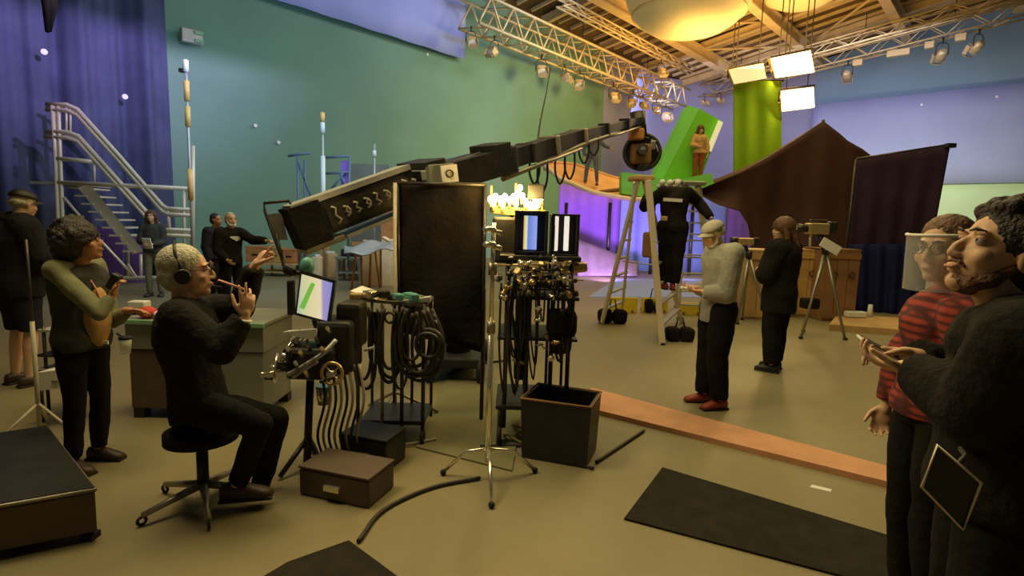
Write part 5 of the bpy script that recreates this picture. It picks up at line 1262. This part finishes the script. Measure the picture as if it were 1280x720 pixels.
    if shoes:
        for q in 'RL':
            ft = (fw + rt_ * (.15 if q == 'R' else -.15)).normalized(); A = J['an' + q]; sh = MB(); zf = A.z - .085 * s
            fm = Matrix((ft.cross(up), ft, up)).transposed(); c = V((A.x, A.y, zf))
            rings = [(c - ft * .085 * s + up * .045 * s, .018, .03), (c - ft * .07 * s + up * .05 * s, .038, .048), (c + up * .055 * s, .042, .054), (c + ft * .07 * s + up * .042 * s, .046, .041), (c + ft * .13 * s + up * .032 * s, .046, .031), (c + ft * .175 * s + up * .024 * s, .03, .022)]
            sh.loft([(p, fm @ V((x * s, 0, 0)), V((0, 0, z * s))) for p, x, z in rings], 16)
            so = sh.build('shoe', shoes, g.obj)
            MB().box(c + ft * .045 * s + up * .010 * s, (.088 * s, .265 * s, .02 * s), fm, bev=.008).build('sole', 'rubber', so)
    return g
def hair(g, m, style='short', vox=.01, vol=0.0, seed=1, name='hair', disp=.008):
    mb = MB(); hp, HM, hs = g.hp, g.HM, g.hs; rd = random.Random(seed)
    if style != 'fringe':
        mb.ell(hp(0, -.022, .042), ((.081 + vol) * hs, (.094 + vol) * hs, (.086 + vol) * hs), HM, 18, 12)
        mb.ell(hp(0, -.048, -.005), ((.076 + vol) * hs, (.066 + vol) * hs, (.080 + vol) * hs), HM, 16, 10)
    if style == 'fringe':
        mb.ell(hp(0, -.045, .0), (.080 * hs, .068 * hs, .050 * hs), HM)
        for q in (-1, 1): mb.ell(hp(q * .068, .0, .015), (.014 * hs, .035 * hs, .03 * hs), HM)
    if style == 'long':
        for q in (-1, 1):
            mb.tube([hp(q * .045, .02, .085), hp(q * .082, .01, .02), hp(q * .088, -.015, -.08), hp(q * .085, -.03, -.17), hp(q * .07, -.04, -.25)], [.035 * hs, .034 * hs, .038 * hs, .040 * hs, .022 * hs], 10, round_=True)
        mb.loft([(hp(0, -.05, .05), HM @ V((.08, 0, 0)) * hs, HM @ V((0, .06, 0)) * hs), (hp(0, -.075 - vol, -.08), HM @ V((.095 + vol, 0, 0)) * hs, HM @ V((0, .05, 0)) * hs), (hp(0, -.09 - vol * 2, -.2), HM @ V((.10 + vol, 0, 0)) * hs, HM @ V((0, .045, 0)) * hs), (hp(0, -.085, -.28), HM @ V((.07, 0, 0)) * hs, HM @ V((0, .03, 0)) * hs)], 14)
    if style in ('curly', 'puff'):
        n = 120 if style == 'curly' else 60
        for k in range(n):
            u = rd.uniform(-.35, 1); th = rd.uniform(0, 2 * math.pi); r = math.sqrt(max(0, 1 - u * u))
            x, y, z = r * math.cos(th), r * math.sin(th), u
            if y > .45 and z < .55: continue
            if z < 0 and y > -.0: continue
            mb.ell(hp(x * (.085 + vol), -.02 + y * (.10 + vol), .035 + z * (.095 + vol)), rd.uniform(.014, .024) * hs, nu=8, nv=6)
    return soft(mb, name, m, g.obj, vox, 1, disp, .02)
def beard(g, m, vox=.008, k_=1.0):
    mb = MB(); hp, HM, hs = g.hp, g.HM, g.hs
    if k_ < 1: mb.ell(hp(0, .048, -.088), (.040 * hs, .043 * hs, .030 * hs), HM); [mb.tube([hp(q * .058, .005, -.035), hp(q * .050, .028, -.068), hp(q * .03, .055, -.088)], [.013 * hs, .021 * hs, .023 * hs], 8, round_=True) for q in (-1, 1)]; mb.tube([hp(-.026, .086, -.056), hp(-.018, .093, -.048), hp(0, .098, -.046), hp(.018, .093, -.048), hp(.026, .086, -.056)], .006 * hs, 8, round_=True); return soft(mb, 'beard', m, g.obj, .005, 1, .004, .02)
    mb.ell(hp(0, .050, -.088), (.048 * hs, .046 * hs, .032 * hs), HM)
    for q in (-1, 1): mb.tube([hp(q * .062, .01, -.02), hp(q * .058, .025, -.06), hp(q * .035, .055, -.092)], [.012 * hs, .020 * hs, .022 * hs], 8, round_=True)
    mb.tube([hp(-.026, .092, -.052), hp(0, .103, -.047), hp(.026, .092, -.052)], [.006 * hs, .008 * hs, .006 * hs], 8, round_=True)
    return soft(mb, 'beard', m, g.obj, vox, 1, .006, .02)
def cap(g, m, brim=True, zb=.045, back=False):
    hp, HM, hs = g.hp, g.HM, g.hs; mb = MB(); rings = []
    for k in range(8):
        a = k / 7 * math.pi / 2; rings.append((hp(0, -.012, zb + .078 * math.sin(a)), HM @ V((.086 * math.cos(a) + .002, 0, 0)) * hs, HM @ V((0, .106 * math.cos(a) + .002, 0)) * hs))
    mb.loft(rings, 24); c = mb.build('cap', m, g.obj)
    if brim:
        s_ = -1 if back else 1
        def br(u, v):
            x = (u - .5) * .15; y0 = math.sqrt(max(0, 1 - (x / .088) ** 2)) * .10
            return hp(x, s_ * (y0 - .016 + v * .07 * math.cos((u - .5) * 2.4)), zb + .004 - .012 * v - .12 * (u - .5) ** 2)
        MB().grid(br, 12, 5, thick=HM @ V((0, 0, -.004))).build('brim', m, c)
    return c
def glasses(g, m='black'):
    hp = g.hp; mb = MB()
    for q in (-1, 1):
        c = hp(q * .031, .102, .008); mb.torus(c, g.HM @ V((0, 1, 0)), .021 * g.hs, .0022, 16, 5)
        mb.tube([hp(q * .052, .098, .012), hp(q * .075, .05, .012), hp(q * .078, -.005, .008)], .0022, 5)
    mb.cyl(hp(-.011, .104, .01), hp(.011, .104, .01), .0022, n=5); return mb.build('glasses', m, g.obj)

# ---- man in dark jacket and shorts, far left, seen from behind
r = F(32, 480)
g = figure('man seen from behind in dark jacket, navy shorts and black cap at left edge', r, 1.76, 22, dict(
    head=(.03, .07, 1.62), neck=(0, .02, 1.47), chest=(0, -.02, 1.30), elR=(.27, .05, 1.17), wrR=(.12, .24, 1.06), elL=(-.27, .05, 1.17), wrL=(-.10, .26, 1.08)),
    skin='skin_pink', headdir=(.32, .95, -.2), top='jacket', bottom='shorts', bulk=.05, tophem=.80, legend=.5, legbulk=.02, vox=.012, shoes='shoe_dark')
hair(g, 'hair_silver', 'fringe'); cap(g, 'black', brim=True)
mb = MB(); mb.torus(g.J['neck'] + V((0, -.02, .035)), (0.1, -.3, 1), .085, .030, 20, 8); soft(mb, 'hood', 'jacket', g.obj, .01, 2, .015, .1)
# ---- woman with puffed dark hair
r = F(112, 582); Yw = r.y
g = figure('woman with puffed dark hair, dark vest, olive sleeves and tan top, hand at chin', r, 1.53, 98, dict(
    elR=P(124, 392, Yw - .16), wrR=P(141, 369, Yw - .08), elL=P(142, 402, Yw + .14), wrL=P(160, 388, Yw + .06), head=(0.02, .06, 1.60), neck=(0, 0, 1.46)),
    skin='skin_tan', headdir=(.92, .25, .22), top='olive_sleeve', bottom='trouser', tophem=.98, female=True, vox=.009, topname='shirt', headscale=1.12,
    hands=dict(R=dict(d=(.35, .05, .9), pn=(.9, .2, -.3), curl=(30, 50, 40), thumb=-1), L=dict(d=(1, .1, 0), pn=(0, -.3, -1), curl=(15, 25, 20), thumb=1)))
hair(g, 'hair_dark', 'puff', vol=.028, seed=4, disp=.02); glasses(g, 'black')
mb = MB(); J = g.J; mb.ell(g.hp(0, -.10, -.03), (.075, .06, .07), g.HM); soft(mb, 'hair_bun', 'hair_dark', g.obj, .01, 1, .02, .03)
mb = MB(); g.torso(mb, .034, hem=.10, shoulders=False)
vv = soft(mb, 'vest', 'vest', g.obj, .011, 3, .03, .18)
mb = MB(); f = g.fw; c = J['chest'].lerp(J['waist'], .8) + f * .115 + V((0, 0, -.03)); mb.ell(c, (.085, .065, .19), Matrix((g.rt, f, V((0, 0, 1)))).transposed()); soft(mb, 'tan_top', 'tan_top', g.obj, .01, 2, .012, .1, label='tan top bulging from the open vest')
mb = MB(); pz = J['pelvis'] - V((0, 0, .035)); mb.loft([(pz + V((0, 0, -.018)), g.rt * .158, g.fw * .118), (pz + V((0, 0, .018)), g.rt * .156, g.fw * .117)], 24); mb.build('belt', 'black', g.obj)
MB().box(P(133, 428, Yw - .16), (.02, .01, .02)).build('belt_clip', 'white', g.obj)
MB().tube(catmull([J['neck'] + f * .05 + g.rt * .05, J['chest'] + f * .15 + g.rt * .03, J['waist'] + f * .17], 5), .005, 5).build('lanyard', 'pink', g.obj)
MB().box(P(143, 352, Yw - .08), (.05, .05, .10), Matrix.Rotation(.5, 3, 'Y'), bev=.008).build('radio', 'black', g.obj)
c = P(157, 433, Yw - .02); rt = thing('clear_cup', c - V((0, 0, .05)), 'clear cup with black lid hanging at the woman\'s belt', 'cup')
MB().tube([c - V((0, 0, .045)), c + V((0, 0, .045))], [.026, .034], 14).build('cup_body', 'clear', rt); MB().cyl(c + V((0, 0, .045)), c + V((0, 0, .062)), .036, n=14).build('lid', 'black', rt)
MB().cyl(c + V((0, 0, .05)), c + V((-.05, 0, .08)), .008, n=6).build('hook', 'black', rt)

# ---- seated man with silver hair
r = F(258, 628); Y3 = r.y
up3 = V((0, 0, 1))
g = figure('seated man with silver hair and dark headset, black sweater, both hands raised and pointing', r, 1.78, 66, dict(
    pelvis=P(248, 503, Y3 - .02), waist=P(243, 468, Y3 - .03), chest=P(234, 424, Y3 - .03), neck=P(230, 378, Y3 - .02), head=P(233, 340, Y3 - .02),
    shR=P(222, 395, Y3 - .18), elR=P(277, 436, Y3 - .22), wrR=P(306, 396, Y3 - .16), shL=P(248, 388, Y3 + .16), elL=P(300, 384, Y3 + .20), wrL=P(319, 332, Y3 + .18),
    hipR=P(256, 512, Y3 - .12), knR=P(326, 530, Y3 - .12), anR=P(296, 606, Y3 - .06), hipL=P(258, 510, Y3 + .08), knL=P(346, 522, Y3 + .18), anL=P(322, 622, Y3 + .12)),
    skin='skin_pink', headdir=(.88, .42, .06), top='sweater', bottom='trouser', bulk=.022, tophem=.86, vox=.0055, headscale=1.13, topname='sweater',
    hands=dict(R=dict(d=(.12, .1, 1), pn=(-.6, .7, 0), thumb=1, spread=9, fingers=[(5, 8, 6), (4, 6, 6), (22, 30, 20), (35, 40, 25)]),
               L=dict(d=(.55, .1, .8), pn=(.55, .5, -.6), thumb=-1, fingers=[(0, 4, 4), (55, 70, 40), (65, 75, 45), (70, 75, 45)])))
hair(g, 'hair_silver', 'short', vox=.006, vol=.004, disp=.0015); glasses(g)
hp = g.hp; hsx = MB(); hs_o = hsx.tube([hp(-.085, -.01, 0), hp(-.07, -.03, .10), hp(0, -.035, .143), hp(.07, -.03, .10), hp(.085, -.01, 0)], .008, 8).build('headset', 'black', g.obj)
for q in (-1, 1): MB().cyl(hp(q * .076, -.008, -.012), hp(q * .108, -.008, -.012), .042, .036, 18).build('ear_cup', 'black', hs_o)
MB().tube(catmull([hp(-.09, .02, -.03), hp(-.07, .09, -.075), hp(-.03, .135, -.085)], 4), .004, 6).build('microphone_boom', 'black', hs_o)
MB().tube([hp(.02, .125, -.045), hp(.0, .23, -.10)], .0065, 8).build('pink_stick', 'pink', hs_o)
MB().torus(g.J['wrR'] - V((.004, 0, .02)), (.15, .1, 1), .031, .009, 16, 6).build('wrist_watch', 'white', g.obj)
# stool
s0 = V((g.J['pelvis'].x + .01, g.J['pelvis'].y, 0)); zs = g.J['pelvis'].z - .155
rt = thing('stool', s0, 'black round stool on a five-legged wheeled base under the seated man', 'stool')
MB().tube([s0 + V((0, 0, zs - .06)), s0 + V((0, 0, zs - .05)), s0 + V((0, 0, zs)), s0 + V((0, 0, zs + .012))], [.16, .185, .185, .16], 28).build('seat', 'black_cloth', rt)
MB().cyl(s0 + V((0, 0, .24)), s0 + V((0, 0, zs - .06)), .018, n=12).build('gas_column', 'dark_metal', rt); MB().cyl(s0 + V((0, 0, .10)), s0 + V((0, 0, .30)), .03, n=12).build('column_cover', 'black', rt)
for k in range(5):
    a = R(k * 72 + 15); e = s0 + V((math.cos(a) * .30, math.sin(a) * .30, .055)); MB().tube([s0 + V((0, 0, .12)), e], [.024, .015], 8).build('leg', 'grey_metal', rt)
    c_ = MB().torus(e - V((0, 0, .027)), (math.sin(a), -math.cos(a), 0), .020, .008, 14, 6).build('caster', 'rubber', rt)

# ---- bearded man pointing, behind
def at(px, Y): return (P(px, 300, Y).x, Y)
YB = 8.6
g = figure('man with white beard and dark shirt pointing right, behind the seated man', at(288, YB), 1.60, 125, dict(
    elL=P(316, 300, YB - .25), wrL=P(333, 301, YB - .4), elR=(.24, .02, 1.12), wrR=(.16, .18, .98)), skin='skin_pink', headdir=(.8, -.6, .05), top='sweater', bottom='trouser', bulk=.02, vox=.012, topname='shirt',
    hands=dict(L=dict(d=(1, -.1, 0), pn=(0, -.5, -1), thumb=1, fingers=[(0, 0, 0), (60, 70, 40), (60, 70, 40), (60, 70, 40)])))
hair(g, 'hair_silver', 'short'); beard(g, 'white')
e = g.J['chest'] + g.fw * .148 * g.s + V((.02, 0, .04)); fm = Matrix((g.rt, g.fw, V((0, 0, 1)))).transposed()
eb = MB(); eb.hexa([e + fm @ V(v) for v in ((-.10, 0, .01), (0, 0, -.045), (0, .012, -.045), (-.10, .012, .01), (-.09, 0, .03), (0, 0, .03), (0, .012, .03), (-.09, .012, .03))])
eb.hexa([e + fm @ V(v) for v in ((0, 0, -.045), (.10, 0, .01), (.10, .012, .01), (0, .012, -.045), (0, 0, .03), (.09, 0, .03), (.09, .012, .03), (0, .012, .03))]); eb.build('chest_emblem', 'white', g.obj)
g = figure('dark-haired person in navy standing just behind the white-bearded man', at(269, 9.4), 1.58, 100, None, skin='skin_tan', top='jacket', bottom='trouser', vox=.014, bulk=.02)
hair(g, 'hair_dark', 'short')
# ---- woman by the stair tower
g = figure('brown-haired woman in dark jacket and grey trousers holding white papers by the stair tower', at(191, 10.4), 1.60, 165, dict(
    elR=(.21, .04, 1.13), wrR=(.08, .22, 1.10), elL=(-.21, .04, 1.13), wrL=(-.06, .24, 1.08)), skin='skin_fair', top='vest', bottom='grey_trouser', female=True, vox=.013, bulk=.015)
hair(g, 'hair_brown', 'long', vol=.01)
pc = g.W((0.0, .30, 1.10)); MB().box(pc, (.15, .02, .20), Matrix.Rotation(.35, 3, 'X'), bev=.004).top('paper_stack', 'paper', 'white papers held by the woman at the stair tower', 'papers')

# ---- man with the pale cap
r = F(889, 507); YA = r.y
g = figure('man in pale cap and grey shirt looking down at his hands, dark trousers, red sneakers', r, 1.70, -97, dict(
    head=(0, .10, 1.585), neck=(0, .035, 1.46), elL=P(908, 368, YA - .20), wrL=P(877, 365, YA - .12), elR=P(898, 366, YA + .22), wrR=P(870, 360, YA + .1), knL=(-.10, .03, .50), anL=(-.10, -.02, .085), anR=(.10, .03, .085)),
    skin='skin_pink', headdir=(-.88, -.25, -.42), top='grey_shirt', bottom='trouser', shoes='shoe_red', bulk=.028, tophem=.80, vox=.007, topname='shirt', legbulk=.03,
    hands=dict(L=dict(d=(-1, .1, .1), pn=(0, .2, 1), thumb=1, curl=(35, 45, 35)), R=dict(d=(-1, 0, 0), pn=(0, -.6, .8), thumb=-1, curl=(30, 40, 30))))
hair(g, 'hair_silver', 'fringe'); beard(g, 'hair_silver'); cap(g, 'cap_grey')
mb = MB(); mb.torus(g.J['neck'] + V((0, 0, .015)), (-.1, 0, 1), .068, .02, 18, 8); soft(mb, 'collar', 'grey_shirt', g.obj, .009, 2)
c = P(858, 361, YA - .0); MB().box(c, (.10, .07, .025), Matrix.Rotation(.2, 3, 'Y'), bev=.008).top('small_device', 'white', 'small pale device in the hands of the capped man', 'device')
# ---- woman in black
r = F(966, 463); YW = r.y
g = figure('woman with long brown hair in black clothes and boots, arms folded, facing left', r, 1.70, -42, dict(
    elR=(.24, .06, 1.13), wrR=(-.02, .20, 1.17), elL=(-.24, .06, 1.13), wrL=(.03, .22, 1.14), anR=(.12, .04, .085)), skin='skin_fair', top='sweater', bottom='trouser', shoes='black', bulk=.060, tophem=.70, vox=.009, legbulk=.034,
    headdir=(-.97, -.1, .03), hands=dict(R=dict(curl=(35, 40, 30)), L=dict(curl=(35, 40, 30))))
hair(g, 'hair_brown', 'long', vol=.035)

# ---- climber on the ladder
YC2 = 7.85; zf = P(834, 362, YC2).z
g = figure('person in black on the stepladder, seen from behind, arms raised to the camera', (P(836, 362, YC2).x, YC2), 1.66, 4, dict(
    head=P(846, 234, YC2 + .30), neck=(.05, .05, 1.46), elR=P(872, 252, YC2 + .15), wrR=P(889, 273, YC2 - .05), elL=P(806, 258, YC2 + .15), wrL=P(812, 238, YC2 + .35),
    anR=(.05, -.02, .085), anL=(-.06, .02, .085), knR=(.08, .02, .5), knL=(-.06, .03, .5)), z0=zf, skin='skin_pink', headdir=(.1, .9, -.35), top='black_cloth', bottom='trouser', shoes='shoe_red', bulk=.03, tophem=.84, vox=.011, legbulk=.045, topname='shirt',
    hands=dict(R=dict(d=(.1, .6, -.4), pn=(-1, 0, -.3)), L=dict(d=(.2, .6, .7), pn=(1, 0, 0))))
hair(g, 'hair_dark', 'short'); cap(g, 'cap_grey')
bp_ = P(841, 250, YC2 - .17); pl_ = MB().box(bp_, (.26, .012, .045), Matrix.Rotation(R(2), 3, 'Y')).build('back_print', 'white', g.obj)
MB().box(P(830, 273, YC2 - .20), (.09, .03, .06), bev=.01).build('hip_pouch', 'wood_tan', g.obj)

# ---- actors on the boat
def zdeck(px, Y): 
    return None
pf = P(739, 232, 17.55)
g = figure('actor in blue-grey costume standing on the orange deck under the crane arm', (pf.x, pf.y), 1.72, 200, dict(anR=(.20, .0, .085), anL=(-.18, .0, .085), knR=(.16, .03, .5), knL=(-.15, .03, .5), elL=(-.36, .05, 1.22), wrL=(-.58, .12, 1.12), elR=(.28, .0, 1.15)),
    z0=pf.z, skin='skin_fair', top='actor_blue', bottom='actor_blue', vox=.015, bulk=.01, face_detail=False)
hair(g, 'hair_brown', 'short')
pf = P(871, 229, 17.35)
g = figure('long-haired actor in rust and tan costume standing beside the leaning green block', (pf.x, 17.35), 1.70, 175, dict(elR=(.25, .06, 1.15), wrR=(.12, .2, 1.1), elL=(-.25, .03, 1.13), wrL=(-.24, .1, .9)), z0=pf.z, skin='skin_fair', top='actor_tan', bottom='actor_red', vox=.015, bulk=.02, female=True, face_detail=False)
hair(g, 'hair_brown', 'long', vol=.03)

# ---- man in red plaid with face shield
YP2 = 2.15
g = figure('man in red plaid shirt wearing a clear face shield, behind the curly-haired man', (P(1180, 400, YP2).x, YP2), 1.70, -80, dict(
    head=P(1181, 312, YP2 - .03), neck=P(1203, 362, YP2), shL=P(1208, 395, YP2 - .2), shR=P(1190, 385, YP2 + .18), elL=(-.25, .0, 1.12), wrL=(-.17, -.02, .92), elR=(.25, .0, 1.12), wrR=(.2, .08, .88)),
    skin='skin_fair', headdir=(-.90, -.38, -.04), top='plaid', bottom='trouser', bulk=.02, vox=.0065, topname='plaid_shirt', headscale=1.06)
hair(g, 'hair_brown', 'short', vox=.007, vol=.004); glasses(g)
hp = g.hp
def sh(u, v):
    a = (u - .5) * 2.5; return hp(math.sin(a) * .105, .02 + math.cos(a) * .115, .055 - v * .20)
MB().grid(sh, 20, 6, thick=g.HM @ V((0, .0015, 0))).build('face_shield', 'shield', g.obj)
MB().tube([sh(k / 20, 0) for k in range(21)], .006, 6).build('shield_band', 'white', g.obj)

# ---- man in black in the right foreground
Y9 = 1.42
g = figure('curly dark-haired man in black sweatshirt at the right edge, looking up, holding a phone', (P(1262, 400, Y9).x, Y9 - .02), 1.76, -62, dict(
    head=P(1252, 319, Y9), neck=P(1272, 386, Y9 - .02), chest=P(1282, 470, Y9), shL=P(1282, 428, Y9 - .22), shR=P(1254, 412, Y9 + .20), elL=P(1218, 512, Y9 - .10), wrL=P(1141, 463, Y9 + .12), elR=P(1212, 476, Y9 + .38), wrR=P(1140, 444, Y9 + .30)),
    skin='skin_fair', headdir=(-.93, .10, .30), top='sweater', bottom='trouser', bulk=.028, vox=.0048, topname='sweatshirt', headscale=1.04,
    hands=dict(L=dict(d=(-.75, .6, .12), pn=(.1, .1, 1), thumb=-1, curl=(25, 40, 30)), R=dict(d=(-.9, .25, .05), pn=(0, -.5, -.9), thumb=1, curl=(20, 35, 30))))
hair(g, 'hair_dark', 'curly', vox=.006, vol=.006, seed=9, disp=.004); beard(g, 'hair_brown', .006, .82)
c = P(1099, 436, Y9 + .30); ph = thing('smartphone', c, 'white-edged phone held by the curly-haired man', 'phone')
fm = Matrix.Rotation(R(26), 3, 'Y') @ Matrix.Rotation(R(14), 3, 'X')
MB().box(c, (.13, .07, .009), fm, bev=.003).build('phone_body', 'white', ph); MB().box(c + fm @ V((0, 0, .006)), (.12, .062, .002), fm).build('screen', 'black', ph)
# pale-edged tablet hanging in front of him
Q = [P(1152, 608, 1.17), P(1203, 661, 1.17), P(1226, 603, 1.15), P(1171, 556, 1.15)]
tb = thing('tablet', sum(Q, V()) / 4, 'dark tablet with thin pale edge hanging low in front of the man in black', 'tablet')
n_ = (Q[1] - Q[0]).cross(Q[3] - Q[0]).normalized() * .008; n_ = n_ if n_.y > 0 else -n_
MB().hexa(Q + [p + n_ for p in Q]).build('tablet_body', 'black', tb); MB().tube([p - n_ * .2 for p in Q], .0035, 6, closed=True).build('pale_edge', 'alu', tb)
MB().tube([(Q[2] + Q[3]) / 2, (Q[2] + Q[3]) / 2 + V((.03, .02, .01)), (Q[2] + Q[3]) / 2 + V((.05, .06, .01))], .006, 6).build('belt_clip', 'black', tb)
bake_pending()
